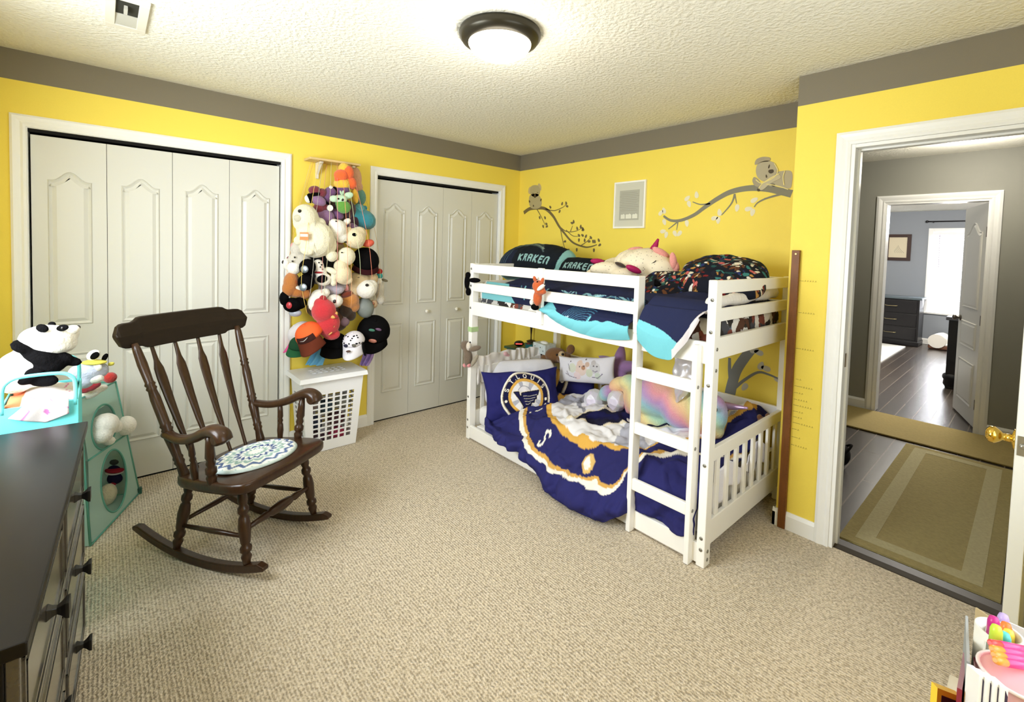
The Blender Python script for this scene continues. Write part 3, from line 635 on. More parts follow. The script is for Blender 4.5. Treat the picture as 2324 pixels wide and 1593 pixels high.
for xb, xt in ((-.135, -.178), (-.046, -.06), (.046, .06), (.135, .178)):
    f = MB(CX); prof = [(0, .0085, .0085), (.12, .0085, .0085), (.2, .010, .009), (.35, .017, .008), (.55, .021, .0075), (.72, .025, .007), (.8, .023, .007), (.86, .012, .008), (.92, .009, .009), (1, .008, .008)]
    a = Vector((xb, -.165, .395)); b = Vector((xt, crest_l(xt)+.002, .985)); n_ = 10; vs = []
    for t_, w_, d_ in prof:
        p = a+(b-a)*t_
        p.y -= .012*math.sin(PI*t_)
        for k in range(n_): vs.append((p.x+w_*math.cos(2*PI*k/n_), p.y+d_*math.sin(2*PI*k/n_), p.z))
    m_ = len(prof); fs = [(i*n_+k, i*n_+(k+1) % n_, (i+1)*n_+(k+1) % n_, (i+1)*n_+k) for i in range(m_-1) for k in range(n_)]
    f.add(vs, fs, 0, True); obj('spindle', f, M_ch, chair)
# quilted seat pad
def vc(name, **k): d = dict(rough=.9, spec=.15, bump=.15, scale=260, var=.06, vcol=True); d.update(k); return mat(name, (255, 255, 255), **d)
f = MB(CX); nr, nt_ = 46, 144; vs = []; cs = []
pal = [(232, 234, 226), (232, 234, 226), (150, 178, 172), (232, 234, 226), (78, 94, 140), (214, 222, 218), (150, 178, 172), (236, 238, 230), (92, 110, 150), (232, 234, 226), (160, 186, 180), (196, 208, 206), (232, 234, 226), (120, 150, 160)]
for i in range(nr+1):
    for k in range(nt_):
        r = i/nr; th = 2*PI*k/nt_
        x = .195*r*math.cos(th); y = .04+.168*r*math.sin(th)
        z = seatz(y)+.006+.020*(1-r**6)**.5 if r < 1 else seatz(y)+.005
        vs.append((x, y, z+.0015*math.sin(r*44)))
        zz = abs(((k/nt_*16) % 1)-.5)*2; q = int((r*1.0+.13*zz*min(1, r*2.5))*9.5)
        c = pal[q % len(pal)] if r < .95 else (190, 204, 200)
        cs.append(lin(c))
fs = [(i*nt_+k, i*nt_+(k+1) % nt_, (i+1)*nt_+(k+1) % nt_, (i+1)*nt_+k) for i in range(nr) for k in range(nt_)]
f.add(vs, fs, 0, True); f.C = np.array(cs); tag(obj('seat_pad', f, vc('quilt_cloth'), solid=.004), 'oval quilted blue and white zigzag pad on the rocking chair seat', 'seat pad')

# ------------------------------------------------------------------ dark dresser
dd = Vector((-.0495, -1.17, 0)).normalized(); dnv = Vector((-dd.y, dd.x, 0)); DO = Vector((-3.304, -2.527, 0)); DL = 1.171
DX = Matrix(((dnv.x, -dd.x, 0, DO.x), (dnv.y, -dd.y, 0, DO.y), (0, 0, 1, 0), (0, 0, 0, 1)))     # local x out of the front, y toward the closet
M_dr = mat('espresso_satin', (26, 23, 21), rough=.3, spec=.12, coat=.0, var=.1, scale=14, stretch=(2, .4, 9))
M_dr_lit = mat('espresso_fronts_lit', (62, 57, 53), rough=.24, spec=.8, coat=1.0, var=.08, scale=14, stretch=(6, .3, 6))  # front colour lightened to hold the carpet's reflected light
dr = thing('dresser', DO+dd*(-DL/2), 'long dark espresso dresser with square black knobs under the side window', 'dresser')
obj('top', MB(DX).box((-.455, 0, .795), (0, DL, .82)), M_dr, dr, bevel=.003)
obj('carcass', MB(DX).box((-.44, .015, .05), (-.03, DL-.015, .795)), M_dr, dr, bevel=.002)
obj('plinth', MB(DX).box((-.42, .03, .001), (-.06, DL-.03, .05)), M_dr, dr)
for r, (z0, z1) in enumerate(((.567, .788), (.332, .560), (.075, .325))):
    for cI, (y0, y1) in enumerate(((.022, DL/2-.004), (DL/2+.004, DL-.022))):
        q = obj('drawer', MB(DX).box((-.03, y0, z0), (-.012, y1, z1)), M_dr_lit, dr, bevel=.002)
        fr = MB(DX)
        for ins in (.022, .045):
            a, b, c_, e_ = y0+ins, y1-ins, z0+ins, z1-ins
            for u0, u1, v0, v1 in ((a, b, c_, c_+.006), (a, b, e_-.006, e_), (a, a+.006, c_, e_), (b-.006, b, c_, e_)): fr.box((-.012, u0, v0), (-.009, u1, v1))
        obj('moulding', fr, M_dr_lit, q)
        f = MB(DX); kz_ = (z0+z1)/2; ky = (y0+y1)/2
        for x_, h_ in ((-.012, .013), (-.004, .009), (.004, .007), (.010, .010), (.018, .0165), (.024, .0175)): f.add([(x_, ky-h_, kz_-h_), (x_, ky+h_, kz_-h_), (x_, ky+h_, kz_+h_), (x_, ky-h_, kz_+h_)], [])
        f.F = [(4*i+k, 4*i+(k+1) % 4, 4*i+4+(k+1) % 4, 4*i+4+k) for i in range(5) for k in range(4)]+[(20, 21, 22, 23), (3, 2, 1, 0)]; f.M = [0]*len(f.F); f.S = [False]*len(f.F)
        obj('knob', f, mat('black_metal', (16, 15, 15), rough=.35, spec=.5), q, bevel=.001)

# ------------------------------------------------------------------ laundry hamper
hm = thing('laundry_hamper', (-2.0, -.17, 0), 'white plastic laundry hamper with square holes between the two closets', 'laundry hamper')
M_pl = mat('white_plastic', (246, 247, 251), rough=.35, spec=.45)
hb = [(-2.165, -.272, .004), (-1.815, -.272, .004), (-1.815, -.045, .004), (-2.165, -.045, .004)]; ht = [(-2.2, -.312, .53), (-1.78, -.312, .53), (-1.78, -.035, .53), (-2.2, -.035, .53)]
hb = [Vector(p) for p in hb]; ht = [Vector(p) for p in ht]
def side(mb, a0, a1, b0, b1, nx, nz, mx, z0, z1):      # wall with a grid of open square holes
    us = [0]; 
    step = (1-2*mx)/nx
    for i in range(nx): us += [mx+step*(i+.14), mx+step*(i+.86)]
    us.append(1); vz = [0]; sz = (z1-z0)/nz
    for i in range(nz): vz += [z0+sz*(i+.14), z0+sz*(i+.86)]
    vz.append(1); vs = []
    for v in vz:
        for u in us: vs.append((a0+(a1-a0)*u).lerp(b0+(b1-b0)*u, v))
    m_ = len(us); fs = []
    for j_ in range(len(vz)-1):
        for i in range(m_-1):
            if (i % 2 == 1) and (j_ % 2 == 1) and nx: continue
            fs.append((j_*m_+i, j_*m_+i+1, (j_+1)*m_+i+1, (j_+1)*m_+i))
    mb.add(vs, fs)
f = MB(); side(f, hb[0], hb[1], ht[0], ht[1], 6, 10, .12, .13, .80); side(f, hb[1], hb[2], ht[1], ht[2], 3, 10, .14, .13, .80)
side(f, hb[2], hb[3], ht[2], ht[3], 6, 10, .12, .13, .80); side(f, hb[3], hb[0], ht[3], ht[0], 3, 10, .14, .13, .80); f.add(hb, [(3, 2, 1, 0)])
obj('basket', f, M_pl, hm, solid=.005, weld=True)
f = MB(); lx0, lx1, ly0, ly1, lz = -2.225, -1.762, -.335, -.02, .553
side(f, Vector((lx0, ly0, lz)), Vector((lx1, ly0, lz)), Vector((lx0, ly1, lz)), Vector((lx1, ly1, lz)), 0, 0, 0, 0, 0) if False else None
us = [lx0, lx0+.1]; 
for i in range(6): us += [lx0+.112+i*.042, lx0+.112+i*.042+.027]
us += [lx1]; vy = [ly0, ly0+.1]
for i in range(3): vy += [ly0+.108+i*.045, ly0+.108+i*.045+.02]
vy += [ly1]; vs = [(x_, y_, lz) for y_ in vy for x_ in us]; m_ = len(us)
fs = [(j_*m_+i, j_*m_+i+1, (j_+1)*m_+i+1, (j_+1)*m_+i) for j_ in range(len(vy)-1) for i in range(m_-1) if not (2 <= i < m_-2 and i % 2 == 0 and 2 <= j_ < len(vy)-2 and j_ % 2 == 0)]
f.add(vs, fs); k0 = len(f.V)
rim = [(lx0, ly0), (lx1, ly0), (lx1, ly1), (lx0, ly1)]
vs = [(a, b, lz) for a, b in rim]+[(a+(.006 if a < -2 else -.006)*-1, b+(.006 if b < -.1 else -.006)*-1, lz-.03) for a, b in rim]
f.add(vs, [(i, i+4, (i+1) % 4+4, (i+1) % 4) for i in range(4)])
obj('lid', f, M_pl, hm, solid=.005, weld=True)
cl_ = [((-2.06, -.16, .065), (88, 66, 78)), ((-1.91, -.16, .065), (190, 70, 100)), ((-2.08, -.16, .18), (60, 66, 86)), ((-1.92, -.16, .18), (96, 60, 66)), ((-2.0, -.16, .285), (70, 86, 98)), ((-1.87, -.16, .30), (150, 150, 140)), ((-2.11, -.16, .31), (150, 132, 126))]
for k, (c, rgb) in enumerate(cl_):
    f = MB().ell(c, (.058, .068, .05), n=18)
    for i, v in enumerate(f.V): v += Vector((0, 0, 1))*.012*noise.noise(v*30) + Vector((1, 0, 0))*.012*noise.noise(v*24+Vector((9, 0, 0)))
    nm = ['plum', 'pink', 'navy', 'maroon', 'slate', 'pale grey', 'taupe'][k]
    tag(obj('laundry_item', f, fab('laundry_%d' % k, rgb)), '%s crumpled clothing seen through the laundry hamper holes' % nm, 'clothing', 'clothes in the laundry hamper')
# ------------------------------------------------------------------ printed cloth
def L3(c): return np.array(lin(c))
def segd(x, y, pts):
    d = np.full(x.shape, 1e9)
    for (x0, y0), (x1, y1) in zip(pts[:-1], pts[1:]):
        dx, dy = x1-x0, y1-y0; l2 = dx*dx+dy*dy+1e-12
        t_ = np.clip(((x-x0)*dx+(y-y0)*dy)/l2, 0, 1); d = np.minimum(d, np.hypot(x-x0-t_*dx, y-y0-t_*dy))
    return d
def inpoly(x, y, P):
    r = np.zeros(x.shape, bool); n = len(P)
    for i in range(n):
        (x0, y0), (x1, y1) = P[i], P[(i+1) % n]
        if y0 == y1: continue
        c = ((y0 > y) != (y1 > y)) & (x < (x1-x0)*(y-y0)/(y1-y0)+x0); r ^= c
    return r
def arc(cx, cy, rx, ry, a0, a1, n=14): return [(cx+rx*math.cos(math.radians(a0+(a1-a0)*i/n)), cy+ry*math.sin(math.radians(a0+(a1-a0)*i/n))) for i in range(n+1)]
GL = {'S': [arc(0, .25, .3, .25, 30, 270)[:]+arc(0, -.25, .3, .25, 90, -150)], 'T': [[(-.35, .5), (.35, .5)], [(0, .5), (0, -.5)]], 'L': [[(-.25, .5), (-.25, -.5), (.3, -.5)]],
      'O': [arc(0, 0, .38, .5, 0, 360, 24)], 'U': [[(-.32, .5), (-.32, -.15)]+arc(0, -.15, .32, .35, 180, 360)+[(.32, .5)]], 'I': [[(0, .5), (0, -.5)]], '.': [[(0, -.48), (0.02, -.48)]],
      'K': [[(-.28, .5), (-.28, -.5)], [(.3, .5), (-.2, .0), (.3, -.5)]], 'R': [[(-.28, -.5), (-.28, .5), (.15, .5), (.3, .3), (.15, .05), (-.2, .05)], [(.02, .05), (.32, -.5)]],
      'A': [[(-.32, -.5), (-.3, .3), (-.1, .5), (.15, .5), (.32, .3), (.32, -.5)], [(-.3, -.05), (.32, -.05)]], 'E': [[(.3, .5), (-.15, .5), (-.3, .3), (-.3, -.3), (-.15, -.5), (.3, -.5)], [(-.3, .05), (.22, .05)]],
      'N': [[(-.3, -.5), (-.3, .42), (.15, .5), (.32, .3), (.32, -.5)]]}
def put(col, mask, c): col[mask] = L3(c)
def glyph(x, y, ch, w): 
    m = np.zeros(x.shape, bool)
    for pl in GL[ch]: m |= segd(x, y, pl) < w
    return m
def emblem(x, y, col, gold_outer=False):        # round crest, outer radius 1
    r = np.hypot(x, y); th = np.degrees(np.arctan2(y, x)); inside = r < 1.02; go = gold_outer
    put(col, inside, (42, 42, 94) if go else (27, 27, 62))
    put(col, (r < 1.01) & (r > (.972 if go else .94)), (238, 232, 220))
    put(col, (r < (.975 if go else .945)) & (r > (.95 if go else .915)), (206, 160, 84) if go else (150, 136, 110))
    put(col, (r < (.785 if go else .715)) & (r > .605), (214, 166, 78))
    ri = .742 if go else .605; sc = 1.25 if go else 1.0
    put(col, (r <= ri), (230, 228, 230))
    X0, Y0, R0 = x, y, r; x, y, r = x/sc, y/sc, r/sc*(.605*sc/ri if go else 1)
    for a in (62, 108, 205, 250, 300, 338): put(col, (r < .60) & (np.abs((th-a+180) % 360-180) < 9), (176, 176, 188))
    d = segd(x, y, arc(-.05, .12, .26, .30, -5, 185)); put(col, (d < .022) & (r < .6), (150, 150, 160)); put(col, (np.hypot((x+.05)/.25, (y-.12)/.29) < 1) & (y > .12), (220, 216, 220))
    note = [(-.46, .20), (-.28, .20), (-.25, .04), (-.16, .03), (-.15, .15), (.52, .24), (.46, .08), (.40, .06), (.40, -.08), (.33, -.10), (.31, -.22), (.20, -.24), (.16, -.36), (.02, -.38), (-.02, -.47), (-.20, -.52), (-.12, -.40), (-.30, -.05)]
    d = segd(x, y, note+[note[0]]); put(col, d < .045, (226, 214, 188)); put(col, d < .026, (30, 30, 52))
    put(col, inpoly(x, y, note) & (d > .018), (28, 28, 72))
    for k, (yy, x0, x1) in enumerate(((.06, -.10, .42), (-.05, -.08, .36), (-.16, -.06, .28), (-.27, -.04, .16))):
        put(col, segd(x, y, [(x0, yy-.03), ((x0+x1)/2, yy-.045), (x1, yy+.02)]) < (.010 if gold_outer else .012), (206, 176, 112) if gold_outer else (190, 184, 170))
    x, y, r = X0, Y0, R0; lr, lh = (.87, .09) if go else (.825, .155)
    word = [('S', 158), ('T', 133), ('.', 119), ('L', 108), ('O', 86), ('U', 65), ('I', 46), ('S', 28)]
    for ch, a in word:
        ar = math.radians(a); cx, cy = lr*math.cos(ar), lr*math.sin(ar)
        ux, uy = math.sin(ar), -math.cos(ar); vx, vy = math.cos(ar), math.sin(ar); h = lh
        lx = ((x-cx)*ux+(y-cy)*uy)/h; ly = ((x-cx)*vx+(y-cy)*vy)/h
        put(col, glyph(lx, ly, ch, .10), (244, 238, 224))
    for a in (-7, 188):
        ar = math.radians(a); d = np.hypot(x-lr*math.cos(ar), y-lr*math.sin(ar)); put(col, d < .055, (214, 178, 110) if go else (246, 240, 226)); put(col, d < (.034 if go else .055), (246, 240, 226))
def vnoise(P, s, off=0): return np.array([noise.noise(Vector((p[0]*s+off, p[1]*s, p[2]*s))) for p in P])
def pillow(name, c, U, V, a, b, th, m, par=None, paint=None, nu=60, nv=44, wr=.006, pinch=.07, seed=0, back=.5, rnd=.22):
    c, U, V = Vector(c), Vector(U).normalized(), Vector(V); V = (V-U*V.dot(U)).normalized(); N = U.cross(V)
    f = MB(); cols = []
    for sgn in (1, -1):
        A, B = np.meshgrid(np.linspace(-1, 1, nu+1), np.linspace(-1, 1, nv+1)); A = A.ravel(); B = B.ravel()
        x = A*a*(1-pinch*(1-B*B)*np.abs(A)**3*1.0); y = B*b*(1-pinch*(1-A*A)*np.abs(B)**3)
        x, y = x*np.sqrt(1-rnd*B*B*np.abs(A)), y*np.sqrt(1-rnd*A*A*np.abs(B))
        z = th*np.clip((1-A**2), 0, 1)**.42*np.clip((1-B**2), 0, 1)**.42*(1 if sgn > 0 else back)
        P = [c+U*float(x[i])+V*float(y[i])+N*float(sgn*z[i]) for i in range(len(x))]
        if wr:
            edge = np.clip((1-A**2)*(1-B**2)*3, 0, 1)
            for i, p in enumerate(P): p += N*(sgn*float(edge[i])*wr*(noise.noise(p*9+Vector((seed, 0, 0)))+.6*noise.noise(p*22+Vector((0, seed, 0)))))
        for p in P: p += U*(.010*noise.noise(p*7+Vector((seed, 4, 0))))+V*(.012*noise.noise(p*6+Vector((9, seed, 0))))
        n0 = len(f.V); W_ = nu+1
        fs = [(j_*W_+i, j_*W_+i+1, (j_+1)*W_+i+1, (j_+1)*W_+i) for j_ in range(nv) for i in range(nu)]
        if sgn < 0: fs = [q[::-1] for q in fs]
        f.add(P, fs, 0, True)
        if paint is not None: cols.append(paint(x, y, sgn))
    if paint is not None: f.C = np.concatenate(cols)
    return obj(name, f, m, par, weld=True)
M_print = vc('printed_cotton', bump=.10, scale=320, var=.035)
M_sat = mat('white_satin', (232, 228, 224), rough=.3, spec=.5, sheen=.2)
NAVY = (38, 38, 98)

# mattresses
def softbox(name, a, b, m, paint=None, r=.04):
    f = MB().box(a, b); o = obj(name, f, m); d = o.modifiers.new('bevel', 'BEVEL'); d.width = r; d.segments = 4
    for p in o.data.polygons: p.use_smooth = True
    return o
def collage():
    m = bpy.data.materials.new('animal_collage_sheet'); m.use_nodes = True; nt = m.node_tree; b = nt.nodes['Principled BSDF']; b.inputs['Roughness'].default_value = .9
    tc = nt.nodes.new('ShaderNodeTexCoord'); vo = nt.nodes.new('ShaderNodeTexVoronoi'); vo.inputs['Scale'].default_value = 15; nz = nt.nodes.new('ShaderNodeTexNoise'); nz.inputs['Scale'].default_value = 14; nz.inputs['Detail'].default_value = 3
    mx = nt.nodes.new('ShaderNodeVectorMath'); mx.operation = 'MULTIPLY_ADD'; mx.inputs[1].default_value = (.12, .12, .12)
    nt.links.new(tc.outputs['Object'], nz.inputs['Vector']); nt.links.new(nz.outputs['Color'], mx.inputs[0]); nt.links.new(tc.outputs['Object'], mx.inputs[2]); nt.links.new(mx.outputs[0], vo.inputs['Vector'])
    sp = nt.nodes.new('ShaderNodeSeparateColor'); nt.links.new(vo.outputs['Color'], sp.inputs[0])
    cr = nt.nodes.new('ShaderNodeValToRGB'); cr.color_ramp.interpolation = 'CONSTANT'; E_ = cr.color_ramp.elements
    E_[0].position = 0; E_[0].color = (*lin((232, 228, 222)), 1); E_[1].position = .22; E_[1].color = (*lin((86, 52, 36)), 1)
    for p, c in ((.36, (200, 196, 190)), (.46, (70, 70, 76)), (.58, (130, 66, 52)), (.66, (236, 232, 226)), (.78, (100, 112, 124)), (.86, (40, 34, 32))): e = E_.new(p); e.color = (*lin(c), 1)
    nt.links.new(sp.outputs[0], cr.inputs[0]); nt.links.new(cr.outputs[0], b.inputs['Base Color']); return m
tag(softbox('mattress', (-1.055, -.75, .992), (-.14, -2.565, 1.17), collage()), 'upper bunk mattress in a white sheet printed with brown and grey animals', 'mattress')
tag(softbox('mattress', (-1.04, -.745, .1), (-.14, -2.565, .25), fab('mattress_white', (234, 232, 230))), 'white lower bunk mattress just above the floor', 'mattress')

# ---------------- lower bunk
def stl_paint(x, y, sgn):
    col = np.tile(L3(NAVY), (len(x), 1))
    if sgn > 0: emblem((x-.01)/(.305*pu.length), (y+.026)/(.305*pu.length), col)
    return col
def PP(px, py, y): return ony(px, py, y)
TL, TR, BL, BR = ony(1088, 848, -.80), ony(1274, 832, -1.10), ony(1102, 952, -.92), ony(1266, 940, -1.2)
cc = (TL+TR+BL+BR)/4-Vector((.66, .74, 0))*.035; pu, pv = (TR-TL+BR-BL)/2, (TL-BL+TR-BR)/2
tag(pillow('pillow', cc, pu, pv, pu.length/2*1.03, pv.length/2*1.12, .095, M_print, paint=stl_paint, nu=220, nv=160, wr=.014, seed=2, rnd=.06, pinch=.13), 'navy pillow with a round ST. LOUIS crest leaning at the head of the lower bunk', 'pillow')
cw = ony(1180, 868, -.83)
tag(pillow('pillow', cw, (.8, -.45, .03), (.1, .25, 1), .33, .20, .055, fab('white_pillowcase', (232, 230, 234)), nu=40, nv=30, seed=5, rnd=.35), 'plain white pillow behind the navy crest pillow on the lower bunk', 'pillow')
f = MB()                                        # ruffled satin throw gathered on the end rail
def ruf(u, v):
    x = -1.045+.7*u; z = .625+.02*math.sin(PI*u)-.21*v; y = -.712-.008*math.sin(u*62+3*math.sin(u*9))*(1-.4*v)-.02*v+.006*math.sin(u*41+v*5)
    return Vector((x, y, z+.006*math.sin(u*31)))
f.grid(ruf, 130, 14); tag(obj('satin_throw', f, M_sat, solid=.004), 'ruffled silvery satin throw gathered along the head rail of the lower bunk', 'throw')
def blues2(x, y, sgn):
    col = np.tile(L3(NAVY), (len(x), 1)); emblem((x+.30)/.28, (y-.02)/.28, col); return col
tag(pillow('pillow', (-.30, -1.06, .375), (.45, -.85, .05), (.5, .2, .9), .2, .13, .07, M_print, paint=blues2, nu=110, nv=70, seed=8), 'second navy crest pillow half hidden under the small animal print pillow', 'pillow')
def animals(x, y, sgn):
    col = np.tile(L3((226, 224, 230)), (len(x), 1))
    if sgn < 0: return col
    for cx, cy, r, c in ((-.02, .01, .05, (226, 206, 196)), (-.03, .055, .024, (222, 196, 180)), (.035, .045, .02, (206, 178, 160)), (.0, .02, .018, (186, 140, 110)), (.10, .02, .045, (206, 204, 206)), (.09, .06, .02, (196, 190, 190)), (-.10, .02, .035, (214, 218, 200)), (.05, -.02, .03, (206, 212, 190)), (-.06, -.04, .03, (228, 208, 210)), (.12, -.04, .025, (204, 214, 200))): put(col, np.hypot(x-cx, y-cy) < r, c)
    for cx, cy in ((-.03, .03), (.005, .032), (.09, .035), (.118, .033), (-.12, .07), (.02, .085)): put(col, np.hypot(x-cx, y-cy) < .006, (96, 84, 90))
    for pl in ([(-.16, -.03), (-.12, -.05), (-.07, -.06)], [(-.15, -.01), (-.13, -.05)], [(.07, -.05), (.12, -.055), (.16, -.02)], [(-.14, .05), (-.12, .0)], [(.08, .0), (.1, -.01), (.12, .0)]): put(col, segd(x, y, pl) < .003, (136, 128, 146))
    return col
tag(pillow('pillow', (-.40, -1.29, .555), (.10, -.51, .075), (.05, 0.22, 1), .262, .108, .055, M_print, paint=animals, nu=110, nv=60, seed=4, wr=.004, rnd=.05, pinch=.1), 'small white pillow printed with soft woodland animals on the lower bunk', 'pillow')
f = MB()                                        # purple star shaped cushion
def star(u, v): pass
sc_ = Vector((-.24, -1.47, .585)); su = Vector((.12, -1, 0)).normalized(); sv = Vector((.25, .0, 1)).normalized(); sn = su.cross(sv)
outl = []
for k in range(60):
    a = 2*PI*k/60; q = abs(((a-PI/2)/(2*PI/5)) % 1-.5)*2; r = .085+.115*q**1.6; outl.append((r*math.cos(a), r*math.sin(a)))
vs = []; fs = []; NR = 9
for sg in (1, -1):
    for i in range(NR+1):
        k = i/NR; th_ = .05*math.sqrt(max(0, 1-k*k))*sg
        vs += [sc_+su*(p[0]*k)+sv*(p[1]*k)+sn*th_ for p in outl]
for s_ in range(2):
    b0 = s_*(NR+1)*60
    for i in range(NR):
        for k in range(60):
            q = (b0+i*60+k, b0+i*60+(k+1) % 60, b0+(i+1)*60+(k+1) % 60, b0+(i+1)*60+k); fs.append(q if s_ else q[::-1])
f.add(vs, fs, 0, True); tag(obj('star_cushion', f, fab('lilac_velvet', (150, 112, 160), sheen=.4), weld=True), 'lilac star shaped cushion against the yellow wall on the lower bunk', 'cushion')

# lower comforter
HEM = [(-.86, .26), (-.95, .20), (-1.07, .15), (-1.25, .145), (-1.4, .135), (-1.5, .10), (-1.62, .05), (-1.72, .014), (-1.8, .012), (-2.0, .012), (-2.1, .02), (-2.2, .10), (-2.3, .125), (-2.4, .10), (-2.5, .105), (-2.562, .14)]
def hemz(y):
    for (a, za), (b, zb) in zip(HEM[:-1], HEM[1:]):
        if b <= y <= a: return za+(zb-za)*(a-y)/(a-b)
    return HEM[0][1] if y > HEM[0][0] else HEM[-1][1]
f = MB(); NU, NV = 250, 190; P = []; XE = []; YE = []
for i in range(NU+1):
    y = -.965-(2.556-.965)*i/NU
    hz = hemz(y); zt = .235+.05*max(0,min(1,(-y-.9)/.5))+.05*math.exp(-((y+2.35)/.22)**2)+.02*math.sin((y+.9)*5)
    inner = max(0, min(1, (-y-2.19)/.03))*1.0                       # tucked behind the ladder
    bul = .03*min(1, max(0, (-.95-y)/.25))+.055*math.exp(-((y+1.85)/.3)**2)
    xo = -1.135-bul*(1-inner)+.045*inner
    back = .10*math.exp(-((y+2.45)/.16)**2)
    key = [Vector((-.13, y, zt+.03+back*1.6)), Vector((-.3, y, zt+.05+back*1.7)), Vector((-.55, y, zt+.05)), Vector((-.8, y, zt+.045)), Vector((-.98, y, zt+.02)), Vector((-1.075+.02*inner, y, zt-.045)), Vector((-1.11-(bul*.3)*(1-inner)+.015*inner, y, (zt*.55+hz*.45))), Vector((xo, y, hz+.05+(.0 if hz > .05 else .02))), Vector((xo-.008*(1-inner), y, hz))]
    pth = smooth(key, 26); s_ = [0]
    for a, b in zip(pth[:-1], pth[1:]): s_.append(s_[-1]+(b-a).length)
    k = 0
    for j_ in range(NV+1):
        d = s_[-1]*j_/NV
        while k < len(s_)-2 and s_[k+1] < d: k += 1
        q = (d-s_[k])/max(1e-9, s_[k+1]-s_[k]); p = pth[k].lerp(pth[k+1], min(1, q))
        P.append(p); XE.append(-.13-d); YE.append(y)
for i, p in enumerate(P):
    top = p.z-.1; n1 = noise.noise(Vector((p.x*5, p.y*5, p.z*5))); n2 = noise.noise(Vector((p.x*13, p.y*11, p.z*13+4))); n3 = noise.noise(Vector((p.x*27, p.y*27, p.z*27)))
    rg_ = 1-abs(noise.noise(Vector((p.x*7+3, p.y*6, p.z*6)))); wv = .030*n1+.018*n2+.009*n3+.022*max(0, rg_-.72)/.28
    drop = max(0, min(1, (-1.03-p.x)/.06))
    p.z += wv*(1-drop)+.02*(1-drop); p.x += (-abs(wv)*.9-.016*math.sin(p.y*30+n1*5+p.z*9)*min(1, max(0, (.3-p.z)/.15)))*drop if p.z > .03 else 0
    p.z = max(p.z, .006)
XE = np.array(XE); YE = np.array(YE); col = np.tile(L3((44, 44, 100)), (len(P), 1))
wob = vnoise(P, 6)*.035+vnoise(P, 17, 5)*.012
sh_ = np.clip((-2.10-YE)/.12, 0, 1); XE = XE-.17*sh_*sh_*(3-2*sh_)
emblem((XE+.387+wob)/.865, (YE+1.80+wob)/.865, col, True)
fs = [(i*(NV+1)+j_, i*(NV+1)+j_+1, (i+1)*(NV+1)+j_+1, (i+1)*(NV+1)+j_) for i in range(NU) for j_ in range(NV)]
f.add(P, fs, 0, True); f.C = col
tag(obj('comforter', f, M_print, solid=.012), 'rumpled navy comforter with a huge white and gold crest spilling over the lower bunk side', 'comforter')
# ---------------- upper bunk
def kr(x, y, col, strokes, seed):
    for pl, w_, c in strokes: put(col, segd(x, y, pl) < w_, c)
def kraken1(x, y, sgn):
    col = np.tile(L3((22, 27, 34)), (len(x), 1))
    if sgn < 0: put(col, np.ones(len(x), bool), (130, 176, 178)); return col
    put(col, x > .30, (128, 176, 176)); put(col, (x < -.13) & (y < .02), (30, 36, 56))
    for k in range(9):
        c = -.22+.055*k; put(col, segd(x, y, arc(-.05, -.12+.02*k, .24-.008*k, .20, 35+4*k, 120-3*k)) < .006+.003*(k % 3), [(76, 92, 94), (116, 132, 118), (48, 62, 68)][k % 3])
    for k, ch in enumerate('KRAKEN'):
        put(col, glyph((x+.05-.053*k)/.047, (y+.075)/.055, ch, .13), (138, 176, 176))
    for k in range(5): put(col, segd(x, y, [(-.33+.03*k, -.12), (-.30+.03*k, .05+.02*(k % 2)), (-.27+.035*k, .10)]) < .004, (70, 92, 108))
    return col
tag(pillow('pillow', (-.5, -.80, 1.345), (.12, -.95, .015), (.72, .12, .62), .40, .2, .17, M_print, paint=kraken1, nu=190, nv=110, wr=.008, seed=11, rnd=.5), 'dark pillow lettered KRAKEN with aqua edge piled highest at the head of the upper bunk', 'pillow')
def kraken2(x, y, sgn):
    col = np.tile(L3((18, 22, 28)), (len(x), 1)); put(col, (x < -.13), (120, 168, 168))
    for k, ch in enumerate('KRAKEN'): put(col, glyph((x+.085-.042*k)/.036, (y+.02)/.05, ch, .14), (138, 172, 172))
    put(col, y > .08, (52, 62, 56)); return col
tag(pillow('pillow', (-.5, -1.28, 1.315), (.12, -.98, -.02), (.7, .1, .68), .27, .13, .10, M_print, paint=kraken2, nu=160, nv=80, wr=.005, seed=14), 'dark pillow lettered KRAKEN lying lower, beside the speckled unicorn', 'pillow')
# upper comforter: top, side drop, two hanging folds
cf_ = thing('comforter', (-.6, -1.65, 1.17), 'navy and aqua comforter hanging over the side rail of the upper bunk', 'comforter')
def upaint(y, z):
    col = np.tile(L3((34, 38, 66)), (len(y), 1))
    return col
M_up = M_print
f = MB(); Ps = []
def uptop(u, v):
    y = -.80-1.76*u; x = -.15-.87*v; z = 1.175+.075*(1-max(0, (v-.62)/.38)**2.2)*min(1, (1-u)*9)*min(1, u*12)**.4+.01
    p = Vector((x, y, z)); p.z += .022*noise.noise(p*4)+.01*noise.noise(p*12); return p
f.grid(uptop, 130, 60); pa = np.array(f.V); n_ = noise
c = np.tile(L3((33, 38, 68)), (len(pa), 1)); f.C = c
obj('top_cover', f, M_up, cf_, solid=.01)
f = MB()
def updrop(u, v):                                # inside the guard rails
    y = -.78-1.42*u; zt = 1.225; zb = 1.10+.0*u
    z = zt+(zb-zt)*v; x = -1.02-.045*math.sin(min(1, v*1.3)*PI/2); p = Vector((x, y, z)); p.x += .008*noise.noise(p*14); p.x = max(p.x, -1.072); return p
f.grid(updrop, 260, 34); pa = np.array(f.V); y, z = pa[:, 1], pa[:, 2]
c = np.tile(L3((33, 37, 66)), (len(pa), 1))
put(c, (y > -.80), (226, 224, 222)); put(c, (y > -1.06-.1*(1.22-z)/.1) & (y < -.80), (122, 188, 196))
